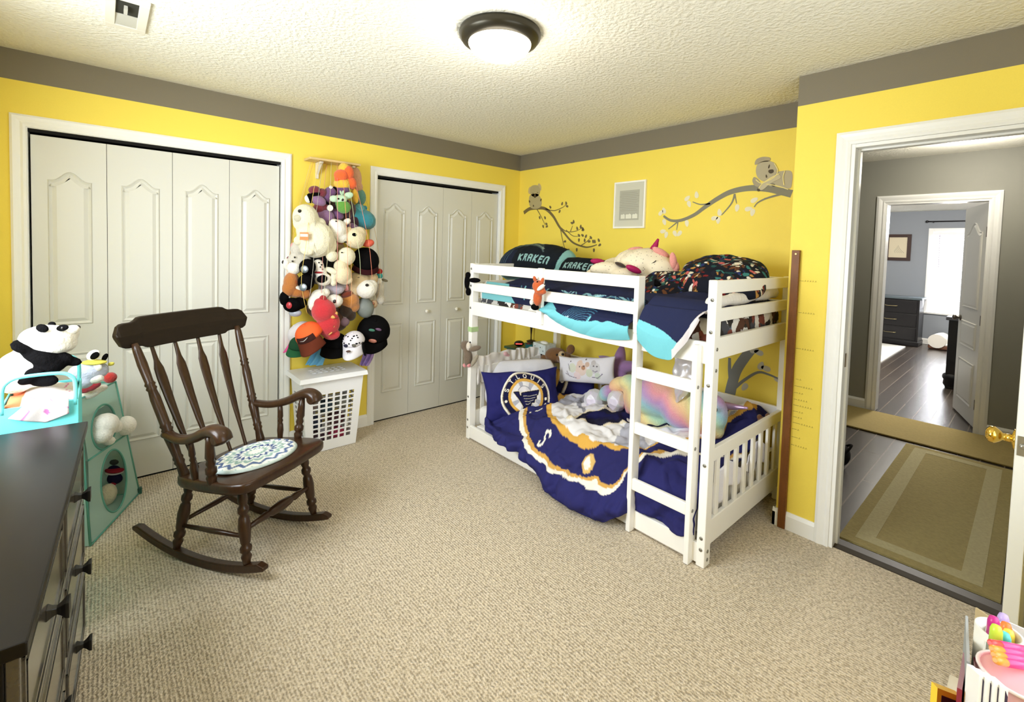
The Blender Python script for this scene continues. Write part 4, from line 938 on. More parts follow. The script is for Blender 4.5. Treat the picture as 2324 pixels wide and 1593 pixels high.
for pl, w_, cc_ in (([(-1.22, 1.29), (-1.235, 1.22), (-1.27, 1.14)], .006, (130, 190, 200)), ([(-1.52, 1.255), (-1.56, 1.245), (-1.53, 1.262)], .004, (150, 170, 180)), ([(-1.75, 1.20), (-1.79, 1.225), (-1.83, 1.205), (-1.88, 1.23)], .006, (110, 150, 150)), ([(-1.66, 1.17), (-1.72, 1.185), (-1.80, 1.175), (-1.86, 1.21), (-1.92, 1.225)], .006, (170, 214, 226))): put(c, segd(y, z, pl) < w_, cc_)
for k in range(14): put(c, segd(y, z, arc(-1.98, 1.08, .05+.016*k, .05+.018*k, 55, 165)) < .0024, (80, 126, 152))
for k in range(4): put(c, segd(y, z, [(-1.30-.22*k, 1.26), (-1.36-.22*k, 1.215+.01*(k % 2)), (-1.44-.22*k, 1.20), (-1.47-.22*k, 1.235)]) < .005, (130, 172, 182))
for k in range(9): put(c, segd(y, z, [(-1.14-.10*k, 1.25-.02*(k % 3)), (-1.18-.10*k, 1.235+.012*(k % 2)), (-1.21-.10*k, 1.20+.01*(k % 4))]) < .003, [(96, 136, 150), (60, 84, 104), (120, 160, 166)][k % 3])
f.C = c; obj('side_drop', f, M_up, cf_, solid=.006)
def lerpt(T, y):
    for (a, za), (b, zb) in zip(T[:-1], T[1:]):
        if b <= y <= a: return za+(zb-za)*(a-y)/(a-b)
    return T[0][1] if y > T[0][0] else T[-1][1]
DRH = [(-1.50, 1.09), (-1.56, 1.07), (-1.63, 1.04), (-1.741, 1.012), (-1.878, .995), (-2.004, .995), (-2.121, 1.008), (-2.18, 1.02)]
DRA = [(-1.50, 1.16), (-1.54, 1.14), (-1.675, 1.092), (-1.80, 1.074), (-1.90, 1.078), (-1.95, 1.09), (-1.99, 1.085), (-2.03, 1.098), (-2.08, 1.092), (-2.19, 1.085)]
def dense(T): return [(p.x, p.y) for p in smooth([(a, b, 0) for a, b in T], 8)]
DRH = dense(DRH); DRA = dense(DRA)
def updrape(u, v):                               # pushed out over the side rail
    y = -1.50-.668*u; lowz = lerpt(DRH, y)
    if v < .25: q = v/.25; x = -1.05-.062*q; z = 1.150-.04*q
    else:
        q = (v-.25)/.75; x = -1.112-.018*math.sin(q*PI)-.012; z = 1.11+(lowz-1.11)*q
    p = Vector((x, y, z)); p.x -= abs(.02*noise.noise(Vector((y*3, z*14+y*9, 0))))*(1 if v > .3 else 0); return p
f = MB().grid(updrape, 170, 70); pa = np.array(f.V); y, z = pa[:, 1], pa[:, 2]
uu = (-1.50-y)/.668; low = np.array([lerpt(DRA, a) for a in y])
c = np.tile(L3((33, 38, 68)), (len(pa), 1))
aq = z < low; put(c, aq | (y > -1.525), (116, 194, 206))
put(c, (~aq) & (y < -1.95) & (z > 1.03+.25*(-2.05-y)) & (z < 1.062+.25*(-2.05-y)), (116, 194, 206))
for pl, w_, cc_ in (([(-1.62, 1.06), (-1.68, 1.03), (-1.74, 1.04), (-1.70, 1.075), (-1.74, 1.085)], .005, (190, 206, 220)), ([(-1.66, 1.085), (-1.72, 1.055), (-1.76, 1.02)], .004, (190, 206, 220)), ([(-1.57, 1.085), (-1.61, 1.07), (-1.60, 1.05), (-1.66, 1.045)], .0035, (160, 180, 200)), ([(-1.60, 1.03), (-1.68, 1.0), (-1.75, .99), (-1.80, 1.0)], .004, (120, 170, 190)), ([(-1.82, .985), (-1.87, 1.03), (-1.90, 1.10)], .007, (116, 194, 206))): put(c, (segd(y, z, pl) < w_) & ~aq, cc_)
for k in range(14): put(c, (segd(y, z, arc(-1.86, 1.0, .04+.012*k, .03+.012*k, 20, 110)) < .002) & ~aq, (64, 110, 138))
f.C = c; obj('hanging_fold', f, M_up, cf_, solid=.006)
LADH = [(-2.232, 1.03), (-2.28, .985), (-2.346, .96), (-2.419, .962), (-2.458, 1.01), (-2.494, 1.06), (-2.545, 1.15), (-2.565, 1.2)]
def lerpt(T, y):
    for (a, za), (b, zb) in zip(T[:-1], T[1:]):
        if b <= y <= a: return za+(zb-za)*(a-y)/(a-b)
    return T[0][1] if y > T[0][0] else T[-1][1]
LADH = dense(LADH)
def updrape2(u, v):                              # down through the ladder opening
    y = -2.232-.325*u; lo = lerpt(LADH, y)
    if v < .22: q = v/.22; x = -.985-.095*q**1.2; z = 1.25-.05*q**2.0
    else: q = (v-.22)/.78; x = -1.08-.02*math.sin(q*PI)-.012*q; z = 1.21+(lo-1.21)*q; x -= .048*min(1, q*1.7)**.7
    y2 = y+(.02*(1-u) if False else 0)
    p = Vector((x, y2, z)); p.x -= .012*abs(math.sin(u*9+v*2))*min(1, v*1.5)*max(0, v-.2); return p
f = MB().grid(updrape2, 100, 110); pa = np.array(f.V); y, z = pa[:, 1], pa[:, 2]
AQ = [(-2.232, 1.135), (-2.288, 1.12), (-2.364, 1.10), (-2.437, 1.064), (-2.46, 1.05), (-2.52, 1.0), (-2.56, 1.0)]
AQ = dense(AQ); bz = np.array([lerpt(AQ, a) for a in y]); lo = np.array([lerpt(LADH, a) for a in y])
c = np.tile(L3((36, 41, 72)), (len(pa), 1)); put(c, z < bz, (116, 194, 206)); put(c, (y < -2.43) & (z < lo+.045), (218, 212, 216))
f.C = c; obj('hanging_fold', f, M_up, cf_, solid=.006)
# white blanket edge along the foot rail
f = MB()
for k in range(26):
    u = k/25; x = -1.0+.82*u; r_ = .034+.010*noise.noise(Vector((x*9, 0, 1)))-(.016 if .60 < u < .66 else 0)
    f.ell((x, -2.535, 1.243+.018*u+.008*noise.noise(Vector((x*7, 3, 0)))), (.03, .026, r_), None, 12)
tag(obj('white_blanket', f, fab('white_quilt', (232, 226, 218)), remesh=.008, smoothit=5), 'white blanket roll bunched behind the upper foot rails of the bunk bed', 'blanket')
def printed(x, y, sgn):
    col = np.tile(L3((24, 26, 36)), (len(x), 1)); r_ = random.Random(21)
    pal_ = [(214, 204, 178), (36, 72, 70), (120, 36, 34), (226, 222, 214), (176, 130, 66), (40, 50, 96), (190, 96, 90), (60, 120, 116), (30, 30, 40), (96, 60, 38)]
    for k in range(420):
        cx, cy = r_.uniform(-.33, .33), r_.uniform(-.23, .23); a = r_.uniform(0, PI); l, w_ = r_.uniform(.010, .032), r_.uniform(.004, .014)
        dx, dy = x-cx, y-cy; u = (dx*math.cos(a)+dy*math.sin(a))/l; v = (-dx*math.sin(a)+dy*math.cos(a))/w_; ww = u*u+(v+.35*u*u)**2
        put(col, ww < 1, pal_[k % len(pal_)]); put(col, (ww < 1) & (ww > .7), (20, 20, 26))
    return col
tag(pillow('pillow', (-.5, -2.36, 1.335), (.3, -.95, .02), (.85, .25, .42), .26, .22, .115, M_print, paint=printed, nu=150, nv=110, wr=.014, seed=31, rnd=.4), 'dark pillow in a busy multicoloured print at the foot of the upper bunk', 'pillow')
tag(pillow('pillow', (-.68, -2.10, 1.275), (.25, -.95, .12), (.85, .2, .45), .16, .17, .06, M_print, paint=lambda x, y, s: printed(y, x*1.2, s), nu=110, nv=90, wr=.012, seed=35), 'brown and gold printed cushion slumped between unicorn and busy dark pillow', 'pillow')
# ------------------------------------------------------------------ soft toys
RH = _r0.copy(); ZU = Vector((0, 0, 1)); DP = FW.copy(); DP.z = 0; DP.normalize()
def at(px, py, pl):
    if pl[0] == 'p': r_ = ray(px, py); return CAM+r_*((pl[1]-CAM).dot(pl[2])/r_.dot(pl[2]))
    return onx(px, py, pl[1]) if pl[0] == 'x' else (ony(px, py, pl[1]) if pl[0] == 'y' else onz(px, py, pl[1]))
def blobs(lst, pl, n=16, inflate=1.0):
    f = MB()
    for e in lst:
        px, py, rx, ry = e[:4]; rd = e[4] if len(e) > 4 and e[4] else min(rx, ry); ang = e[5] if len(e) > 5 else 0; fw = e[6] if len(e) > 6 else 0
        p = at(px, py, pl); s = mpp(p)
        p = p-(p-CAM).normalized()*(fw*s); a = math.radians(ang)
        R = Matrix((RH*math.cos(a)+ZU*math.sin(a), -RH*math.sin(a)+ZU*math.cos(a), DP)).transposed()
        f.ell(p, (rx*s*inflate, ry*s*inflate, rd*s*inflate), R, n)
    return f
VOX = .006; INF = 1.16
def plush(name, label, pl, parts, cat='soft toy', group=None, vox=None):
    nm, m, lst = parts[0]
    c = at(lst[0][0], lst[0][1], pl)
    t = thing(name, c, label, cat, group)
    for nm, m, lst in parts:
        if nm.endswith('*'):                     # every ellipsoid its own piece
            for e in lst: obj(nm[:-1], blobs([e], pl, 12, 1+(INF-1)*.5), m, t)
        else: obj(nm, blobs(lst, pl, 16, INF if len(lst) > 1 else 1+(INF-1)*.7), m, t, remesh=(vox or VOX) if len(lst) > 1 else 0, smoothit=4 if len(lst) > 1 else 0)
    return t
F = fur
W_ = F('fur_white', (236, 232, 222)); CR = F('fur_cream', (226, 212, 178)); IV = F('fur_ivory', (228, 222, 196)); BK = F('fur_black', (14, 13, 14), sheen=0, spec=.03); GY = F('fur_pale_grey', (198, 192, 180)); TN = F('fur_tan', (196, 172, 132))
BR_ = F('fur_brown', (92, 62, 36)); LG = F('fur_lilac_grey', (176, 168, 180)); PK = F('fur_pink', (222, 150, 152)); DB = F('fur_dark_brown', (58, 42, 30))
EYE = mat('toy_eye', (18, 14, 13), rough=.12, spec=.6); NOSE = mat('toy_nose', (34, 26, 24), rough=.4)
G = 'toys and caps held by the cord toy hanger'
# --- the hanger: board, brackets, elastic cords
hg = thing('toy_hanger', ony(760, 366, -.14), 'wooden board on wall brackets with many coloured elastic cords holding soft toys', 'toy hanger')
a = ony(703, 357, -.13); b = ony(818, 375, -.13)
obj('board', MB().box((a.x, -.135, a.z-.010), (b.x, -.002, a.z+.006)), mat('pale_wood', (216, 188, 130), rough=.5, var=.1, scale=12, stretch=(1, 8, 8)), hg, bevel=.002)
for px in (722, 794):
    p = ony(px, 372, -.03); x = p.x
    obj('bracket', MB().prism([(0, 0), (-.11, 0), (-.11, -.012), (-.08, -.018), (-.012, -.085), (-.012, -.115), (0, -.115)], (x-.011, -.002, a.z-.012), (0, 1, 0), (0, 0, 1), (.022, 0, 0)), mat('bracket_white', (230, 224, 206), rough=.5), hg, bevel=.002)
cords = [(712, -.02, [(690, 440, -.04), (668, 520, -.12), (648, 640, -.16), (646, 690, -.14)], (226, 172, 110)), (724, -.125, [(704, 480, -.30), (694, 560, -.33), (684, 640, -.31), (697, 712, -.24)], (236, 206, 110)), (733, -.125, [(716, 500, -.31), (712, 590, -.34), (706, 650, -.33), (700, 700, -.3)], (176, 172, 160)), (742, -.02, [(735, 440, -.1), (732, 600, -.28), (728, 690, -.27)], (232, 160, 150)), (752, -.125, [(749, 450, -.31), (745, 560, -.35), (738, 640, -.35), (734, 680, -.33)], (216, 210, 170)), (765, -.125, [(766, 480, -.34), (766, 560, -.37), (764, 640, -.37), (763, 690, -.32)], (236, 150, 150)), (777, -.125, [(783, 460, -.34), (788, 540, -.37), (789, 620, -.37), (786, 655, -.35)], (240, 150, 120)), (784, -.125, [(800, 470, -.30), (806, 520, -.33), (816, 580, -.35), (818, 625, -.33)], (216, 226, 180)), (796, -.125, [(820, 470, -.28), (838, 560, -.33), (845, 635, -.34)], (236, 140, 110)), (808, -.02, [(826, 440, -.05), (850, 520, -.12), (862, 600, -.2), (860, 660, -.2), (842, 712, -.2)], (206, 176, 120)), (790, -.125, [(798, 640, -.36), (796, 700, -.32)], (240, 180, 130)), (706, -.02, [(672, 500, -.03), (658, 600, -.05), (660, 720, -.05)], (226, 200, 150))]
for k, (px, y0, pts, rgb) in enumerate(cords):
    p0 = ony(px, 368, y0); p0.z = a.z-.008; p0.x = max(a.x+.01, min(b.x-.01, p0.x))
    obj('cord', MB().tube(smooth([p0]+[ony(*q) for q in pts], 5), .0014, 6), mat('cord_%d' % k, rgb, rough=.7), hg)
Y1, Y2, Y3 = ('y', -.10), ('y', -.17), ('y', -.24)
OR, YL = F('fur_orange', (240, 104, 48)), F('fur_yellow', (238, 190, 66))
plush('flame_plush', 'orange and yellow soft toy crammed highest under the hanger board', Y2, [('body', YL, [(776, 418, 16, 14), (781, 384, 11, 13), (790, 405, 9, 16)]), ('petal*', OR, [(774, 398, 15, 13, 12, 0, 6), (790, 392, 12, 15, 12, 0, 6), (797, 415, 11, 14, 11, 20, 4), (770, 404, 10, 14, 10, 0, 2)]), ('leg', YL, [(806, 444, 6.5, 16, 6, 12)])], group=G)
plush('pink_plush', 'faded pink soft limb hanging below the right end of the hanger board', Y1, [('body', F('fur_dusty_pink', (206, 160, 128)), [(810, 402, 9, 20, 9, 8), (813, 424, 9, 10)])], group=G)
TL_ = F('fur_teal', (54, 136, 150))
plush('teal_plush', 'teal soft toy with a wide flared base on the right of the hanger', Y1, [('body', TL_, [(822, 497, 27, 20, 22, -15), (815, 475, 12, 12), (804, 490, 16, 20), (834, 505, 16, 14)]), ('head', F('fur_teal_grey', (92, 140, 128)), [(818, 448, 11, 17)]), ('pocket', F('fur_light_teal', (96, 172, 182)), [(815, 474, 10, 10, 9, 0, 6)]), ('arm', TL_, [(828, 472, 5, 5)])], group=G)
PU, MA = F('fur_purple', (110, 74, 116)), F('fur_maroon', (120, 44, 58)); LI = F('fur_lilac', (140, 104, 144))
plush('caterpillar_plush', 'long purple and maroon striped caterpillar toy with black rings looped near the top', Y2, [('body', PU, [(744, 446, 11, 14), (776, 432, 16, 12), (750, 435, 12, 10)]), ('segment*', MA, [(714, 432, 13, 10, 10, 0, 3), (730, 438, 10, 10, 10, 0, 4), (724, 473, 12, 12), (735, 470, 10, 10)]), ('lilac_segment*', LI, [(722, 455, 18, 11, 11, -22, 5)]), ('ring*', BK, [(716, 441, 12, 6, 10, 15, 3), (704, 450, 6, 11, 9, 15, 1), (758, 434, 7, 10, 9, 0, 2), (737, 461, 8, 9)]), ('white_band*', W_, [(699, 452, 6, 9, 8, 20, 1), (753, 430, 5, 9, 8, 20, 3)])], group=G)
MI, GR = F('fur_mint', (190, 220, 190)), F('fur_green', (96, 154, 62))
plush('mint_plush', 'mint headed green creature with small antennae near the top of the hanger', Y3, [('body', GR, [(780, 470, 14, 13), (775, 462, 12, 9)]), ('head', MI, [(772, 452, 14, 9), (758, 451, 9, 7), (790, 444, 11, 7, 6, 20)]), ('antenna*', MI, [(774, 438, 2.2, 6, 2, 25), (778, 438, 2.2, 6, 2, -10)]), ('eye*', EYE, [(768, 451, 2, 2, 2, 0, 10), (777, 453, 3.4, 3.4, 2, 0, 11)])], group=G)
plush('elephant_plush', 'dull purple elephant toy behind a white care tag', Y2, [('body', LI, [(738, 492, 18, 15), (728, 486, 10, 10), (745, 503, 14, 12)]), ('trunk', PU, [(765, 486, 15, 10, 10, -35)]), ('tag', mat('paper_white', (226, 226, 214), rough=.7), [(749, 472, 6.5, 6.5, 1.2, 45, 16)]), ('eye', EYE, [(731, 491, 2, 2, 2, 0, 10)]), ('foot', LI, [(801, 517, 13, 9, 9, -25)])], group=G)
t = plush('seal_plush', 'big ivory seal toy wearing an orange store tag, largest toy in the hanger', Y3, [('body', IV, [(716, 543, 36, 37, 30), (694, 495, 24, 28, 25, 10), (724, 506, 13, 11), (704, 524, 26, 26, 24), (740, 555, 20, 24), (682, 505, 14, 16)]), ('flipper*', IV, [(697, 569, 15, 10, 9, -12, 16), (677, 546, 9, 10)]), ('muzzle', F('fur_muzzle', (196, 190, 166)), [(677, 495, 9, 8, 7, 0, 15)]), ('eye', EYE, [(680, 479, 3.6, 3.6, 3, 0, 20)])], group=G)
p = ony(690, 536, -.24); s_ = mpp(p); q = p-(p-CAM).normalized()*(34*s_)
def quad(c, w_, h_, d=.001, m=0, ang=0, f=None, nrm=None):
    f = f or MB(); a_ = math.radians(ang); u = RH*math.cos(a_)+ZU*math.sin(a_); v = -RH*math.sin(a_)+ZU*math.cos(a_)
    return f.prism([(-w_/2, -h_/2), (w_/2, -h_/2), (w_/2, h_/2), (-w_/2, h_/2)], c, u, v, DP*d, m)
tg = obj('store_tag', quad(q, 19*s_, 17*s_), mat('tag_orange', (224, 120, 52), rough=.5), t); obj('tag_label', quad(q-DP*.001+ZU*.006, 17*s_, 6*s_, .0008), mat('tag_white', (232, 220, 190), rough=.5), tg)
plush('upturned_bear_plush', 'white bear toy hanging head down beside the purple elephant', Y3, [('body', W_, [(767, 520, 17, 19), (775, 538, 13, 12), (758, 510, 10, 12)]), ('muzzle', IV, [(780, 541, 9, 8, 8, -30, 4)]), ('paw', W_, [(787, 503, 9, 6, 6, 35)]), ('eye', EYE, [(779, 516, 2.4, 2.4, 2, 0, 14)]), ('nose*', NOSE, [(763, 502, 2, 1.6, 1, 0, 12), (784, 549, 3, 2, 2, 0, 10)])], group=G)
plush('spectacled_dog_plush', 'cream dog toy with one black eye patch and a pink collar', Y3, [('body', CR, [(805, 540, 21, 20), (815, 530, 14, 14), (808, 552, 15, 11)]), ('ear*', CR, [(820, 524, 8, 8), (792, 524, 7, 9)]), ('eye_patch', BK, [(804, 533, 5, 4, 3, 0, 20)]), ('nose', NOSE, [(817, 542, 3.5, 3, 3, 0, 17)]), ('collar', fab('pink_ribbon', (226, 104, 84)), [(836, 552, 12, 8, 10, 15, -4)])], group=G)
plush('cream_teddy_plush', 'cream teddy bear toy sprawled in the middle of the hanger', ('y', -.27), [('body', CR, [(777, 622, 17, 20), (774, 604, 14, 14), (784, 635, 14, 10)]), ('head', IV, [(786, 582, 18, 19, 17)]), ('arm', IV, [(752, 614, 14, 6, 6, -20), (757, 630, 6, 12, 6, -10), (757, 642, 6, 7)]), ('eye', EYE, [(776, 573, 2, 1.4, 1, 0, 16)]), ('foot', IV, [(753, 581, 12, 12)])], group=G)
plush('tan_plush', 'tan soft toy wedged behind the cream teddy head', Y1, [('body', TN, [(766, 562, 14, 12), (760, 556, 10, 9), (770, 575, 12, 10)]), ('belly', F('fur_rose', (186, 118, 110)), [(768, 551, 10, 4, 6, 0, 8)])], group=G)
plush('grey_cat_plush', 'pale grey cat toy with a white muzzle under the big seal', Y2, [('body', GY, [(676, 566, 14, 18), (683, 592, 19, 17), (670, 589, 14, 13)]), ('muzzle', W_, [(668, 608, 14, 14, 12, 0, 3)]), ('ear', PK, [(664, 558, 4, 6)]), ('eye*', EYE, [(669, 584, 2, 2, 2, 0, 16), (664, 593, 2, 2, 2, 0, 16)])], group=G)
plush('small_white_plush', 'small white toy with a black nose poking past the left closet trim', Y1, [('body', W_, [(651, 598, 8, 11), (655, 606, 8, 8)]), ('nose', NOSE, [(643, 595, 3, 4)]), ('ear', MA, [(655, 588, 4, 6)])], group=G)
DISC = mat('silver_disc', (140, 150, 160), rough=.3, metal=.7)
for (cx, cy, dx, dy, which) in ((698, 606, 691, 611, 'upper'), (695, 640, 688, 652, 'lower')): plush('wheel_plush', '%s of two black ball shaped toys with a silver disc' % which, ('y', -.26), [('body', BK, [(cx, cy, 16, 17)]), ('disc', DISC, [(dx, dy, 8, 8, 2, 0, 16)]), ('hub', mat('hub_white', (220, 224, 228), rough=.3), [(dx+1, dy, 2, 2, 2, 0, 18)])], group=G)
plush('dalmatian_plush', 'small white dalmatian toy with black ear and red collar', Y3, [('body', W_, [(722, 604, 11, 14), (734, 634, 16, 13), (728, 618, 11, 12)]), ('ear', BK, [(740, 590, 10, 13)]), ('patch', BK, [(731, 633, 11, 8, 4, 15, 12)]), ('collar', fab('red_collar', (150, 40, 44)), [(725, 618, 10, 3, 10, 0, 3)]), ('spot*', BK, [(724, 596, 2, 1.4, 1, 0, 14), (730, 601, 2, 1.4, 1, 0, 14), (732, 611, 1.6, 1.6, 1, 0, 14), (727, 606, 1.5, 1.5, 1, 0, 14)])], group=G)
BW = F('fur_caramel', (176, 110, 52))
plush('caramel_bear_plush', 'caramel brown bear toy with white chest at the left edge of the hanger', Y2, [('body', BW, [(662, 640, 15, 20), (672, 663, 15, 11), (692, 666, 12, 11), (655, 655, 12, 16)]), ('chest', W_, [(672, 650, 14, 4, 5, -30, 9)]), ('snout', F('fur_rust', (160, 82, 30)), [(668, 640, 8, 7, 6, 0, 10)])], group=G)
plush('black_ear_plush', 'black toy with a round red button hanging low on the left', Y2, [('body', BK, [(664, 692, 18, 15), (680, 688, 14, 12)]), ('ear', BK, [(645, 677, 9, 15)]), ('button', mat('red_button', (176, 52, 60), rough=.3), [(656, 693, 6, 7, 2, 0, 15)]), ('pouch', mat('clear_plastic_grey', (170, 176, 190), rough=.15), [(670, 710, 13, 8)])], group=G)
plush('lilac_koala_plush', 'lilac grey toy lying face down under the cream teddy', Y2, [('body', LG, [(752, 655, 26, 14), (740, 646, 16, 10), (770, 650, 14, 10)]), ('ear', F('fur_lilac_pink', (190, 130, 160)), [(735, 645, 7, 5)]), ('tuft', PK, [(786, 655, 5, 9, 5, 0, 6)])], group=G)
plush('white_pup_plush', 'white curled puppy toy with one big dark eye above the red dragon', Y3, [('body', W_, [(724, 672, 15, 14), (712, 688, 11, 16), (738, 664, 9, 9), (720, 700, 9, 14)]), ('head', W_, [(758, 683, 18, 14)]), ('eye', EYE, [(759, 684, 4.5, 4.5, 3, 0, 14)]), ('nose', NOSE, [(767, 692, 2, 2, 2, 0, 12)])], group=G)
plush('tan_cat_plush', 'tan cat toy with a stitched sleepy face on the right side of the hanger', Y2, [('body', TN, [(815, 640, 24, 22), (838, 632, 18, 14), (808, 655, 16, 16)]), ('stitch*', NOSE, [(812, 630, 4, .8, 1, 10, 20), (820, 630, 4, .8, 1, -10, 20), (812, 638, 4, .8, 1, 10, 20), (820, 639, 3, .8, 1, -10, 20)])], group=G)
plush('white_dog_plush', 'white dog toy with a round black nose facing out on the right', Y3, [('body', W_, [(832, 656, 20, 19), (842, 648, 13, 12)]), ('nose', NOSE, [(833, 647, 3.6, 3, 3, 0, 21)]), ('ear', BK, [(822, 640, 4, 2)])], group=G)
plush('hatted_kitten_plush', 'tiny grey kitten toy in a red and teal knit hat at the far right', Y2, [('body', GY, [(862, 660, 9, 20), (864, 680, 9, 10)]), ('face', W_, [(860, 638, 6, 8)]), ('hat', fab('teal_knit', (66, 160, 160)), [(861, 626, 7, 6)]), ('hat_top', fab('red_knit', (170, 44, 44)), [(861, 616, 6.5, 6)]), ('tail', F('fur_stripe', (98, 90, 66)), [(873, 636, 7, 3, 3, -15)])], group=G)
plush('golden_plush', 'shiny golden brown round toy in the middle right', Y2, [('body', F('fur_gold', (190, 122, 48), sheen=.6), [(794, 682, 18, 18), (788, 672, 14, 12), (800, 695, 14, 13)]), ('stripe', F('fur_russet', (116, 46, 24)), [(787, 668, 12, 8, 10, 20, 7)])], group=G)
plush('grey_fish_plush', 'smooth grey fish shaped toy below the white dog', Y2, [('body', fab('grey_satin', (128, 134, 130), rough=.4), [(828, 698, 18, 22, 16, 15)]), ('fin', F('fur_pale_tan', (196, 164, 134)), [(848, 690, 8, 9)]), ('button', mat('ring_brown', (150, 96, 70), rough=.5), [(847, 689, 3, 3, 2, 0, 9)])], group=G)
plush('brown_dog_plush', 'dark brown dog toy with white paws hanging beside the red dragon', Y2, [('body', DB, [(786, 704, 13, 15), (795, 715, 11, 12)]), ('paw', W_, [(784, 716, 9, 6), (796, 710, 6, 6)]), ('scarf', fab('mauve_cloth', (150, 124, 140)), [(782, 730, 10, 10)])], group=G)
RD = F('fur_red', (196, 48, 56)); GD = mat('toy_gold', (226, 170, 96), rough=.4)
t = plush('red_dragon_plush', 'red dragon toy with gold horns dangling over the orange cap', ('y', -.28), [('body', RD, [(735, 706, 23, 24), (745, 735, 22, 26, 20, -15), (752, 758, 17, 12), (730, 690, 16, 14)]), ('crest*', F('fur_deep_red', (160, 36, 44)), [(733, 678, 8, 8, 6, 20, 6), (752, 716, 16, 6, 6, -10, 14), (742, 700, 8, 8, 6, 0, 14)]), ('horn*', GD, [(752, 718, 9, 4, 4, -20, 20), (762, 714, 4, 7, 4, -20, 16)]), ('eye', GD, [(755, 741, 4, 3, 2, 20, 22)]), ('pupil', EYE, [(756, 740, 2.4, 2.4, 2, 0, 23)]), ('nostril', GD, [(750, 757, 5, 1.6, 2, 40, 20)])], group=G)
plush('plum_gap_filler', 'dark plum filler added for the shaded gap behind the mint headed creature', Y1, [('body', F('fur_plum', (62, 36, 50)), [(778, 476, 26, 22), (752, 478, 20, 18), (800, 500, 18, 16)])], group=G)  # added dark shape, stands in for shade between the toys
plush('charcoal_gap_filler', 'charcoal filler added for the shaded gap between the black balls and the cream teddy', Y1, [('body', F('fur_charcoal', (44, 44, 46)), [(715, 595, 22, 20), (745, 600, 20, 18), (720, 625, 20, 18)])], group=G)  # charcoal lump added to darken the gap between toys
plush('umber_gap_filler', 'umber filler added for the shaded gap behind the red dragon', Y1, [('body', F('fur_umber', (82, 56, 40)), [(765, 725, 22, 24), (740, 715, 22, 20), (720, 700, 20, 18)])], group=G)  # brown lump added where the toys leave a shaded gap
# --- caps
def cap(name, label, px, py, pl, R, up, fr, crown, brim, extra=None, blen=.95, droop=.25):
    c = at(px, py, pl); s = mpp(c); r = R*s
    u = (RH*up[0]+ZU*up[1]-DP*up[2]).normalized(); f0 = RH*fr[0]+ZU*fr[1]-DP*fr[2]; f_ = (f0-u*f0.dot(u)).normalized(); sd = u.cross(f_)
    M_ = Matrix((f_, sd, u)).transposed().to_4x4(); M_.translation = c
    t = thing(name, c, label, 'cap', G)
    f = MB(M_); n = 28; h = 9; vs = []
    for i in range(h+1):
        a_ = PI/2*i/h
        for k in range(n):
            b_ = 2*PI*k/n; vs.append((r*math.cos(a_)**.8*math.cos(b_)*1.08, r*math.cos(a_)**.8*math.sin(b_), r*.92*math.sin(a_)))
    f.add(vs, [(i*n+k, i*n+(k+1) % n, (i+1)*n+(k+1) % n, (i+1)*n+k) for i in range(h) for k in range(n)], 0, True)
    obj('crown', f, crown, t, solid=.002)
    f = MB(M_)
    def br(uu, v):
        a_ = math.radians(-62+124*uu); e = math.cos((uu-.5)*PI)**.55 if 0 < uu < 1 else 0
        rr_ = r*(.99+blen*v*e); x = rr_*math.cos(a_)*1.05; y = r*1.0*math.sin(a_)*(1+.12*v)
        return Vector((x, y, -droop*r*v-.28*r*(math.sin(a_)**2)*v+.01*r))
    f.grid(br, 24, 8); bo = obj('brim', f, brim, t, solid=.003)
    obj('button', MB(M_).ell((0, 0, r*.93), (r*.1, r*.1, r*.05), None, 10), crown, t)
    if extra: extra(t, M_, r)
    return t
CB = fab('cap_black', (15, 14, 15), spec=.05); CBR = fab('cap_brown', (96, 44, 28)); COR = fab('cap_orange', (238, 104, 54)); CGR = fab('cap_green', (34, 74, 50)); CWH = fab('cap_white', (226, 222, 230)); CPK = fab('cap_pink', (230, 92, 160))
cap('cap', 'plain black cap with red lining among the toys, right of the cream teddy', 829, 592, Y2, 30, (.3, .8, .5), (.2, -.9, .4), CB, fab('cap_wine', (52, 18, 22)), blen=.35)
def feather(t, M_, r):
    obj('front_panel', MB(M_).grid(lambda u, v: Vector((r*1.10*math.cos(.75*(u-.5)*2)*math.cos(v*.5)**.8+.001, r*1.03*math.sin(.75*(u-.5)*2)*math.cos(v*.5)**.8, r*.95*math.sin(v*.5))), 14, 8), fab('cap_front', (62, 34, 30)), t)
    obj('badge', MB(M_).tube([(r*1.1, -r*.35, r*.28), (r*1.12, -r*.1, r*.22), (r*1.12, r*.1, r*.30), (r*1.1, r*.3, r*.42)], [.001, .003, .003, .001], 6), mat('silver_thread', (196, 190, 186), rough=.4), t)
cap('cap', 'white and pink cap tucked behind the orange cap', 684, 757, Y1, 27, (-.5, .75, .3), (-.3, -.8, .5), CWH, CPK)
cap('cap', 'dark green cap, lowest at the left of the hanger', 683, 785, Y2, 25, (.1, .9, .2), (-.1, -.85, .6), CGR, fab('cap_green_brim', (40, 96, 62)), blen=.8)
cap('cap', 'orange cap with brown brim and feather badge, low in the hanger', 703, 760, ('y', -.27), 30, (-.3, .85, .42), (.22, -.5, .85), COR, CBR, feather, blen=.9, droop=.62)
cap('cap', 'black cap squeezed between the orange and the spotted caps', 760, 782, Y2, 28, (.1, .85, .1), (.15, -.5, .85), CB, CB, blen=.8, droop=.5)
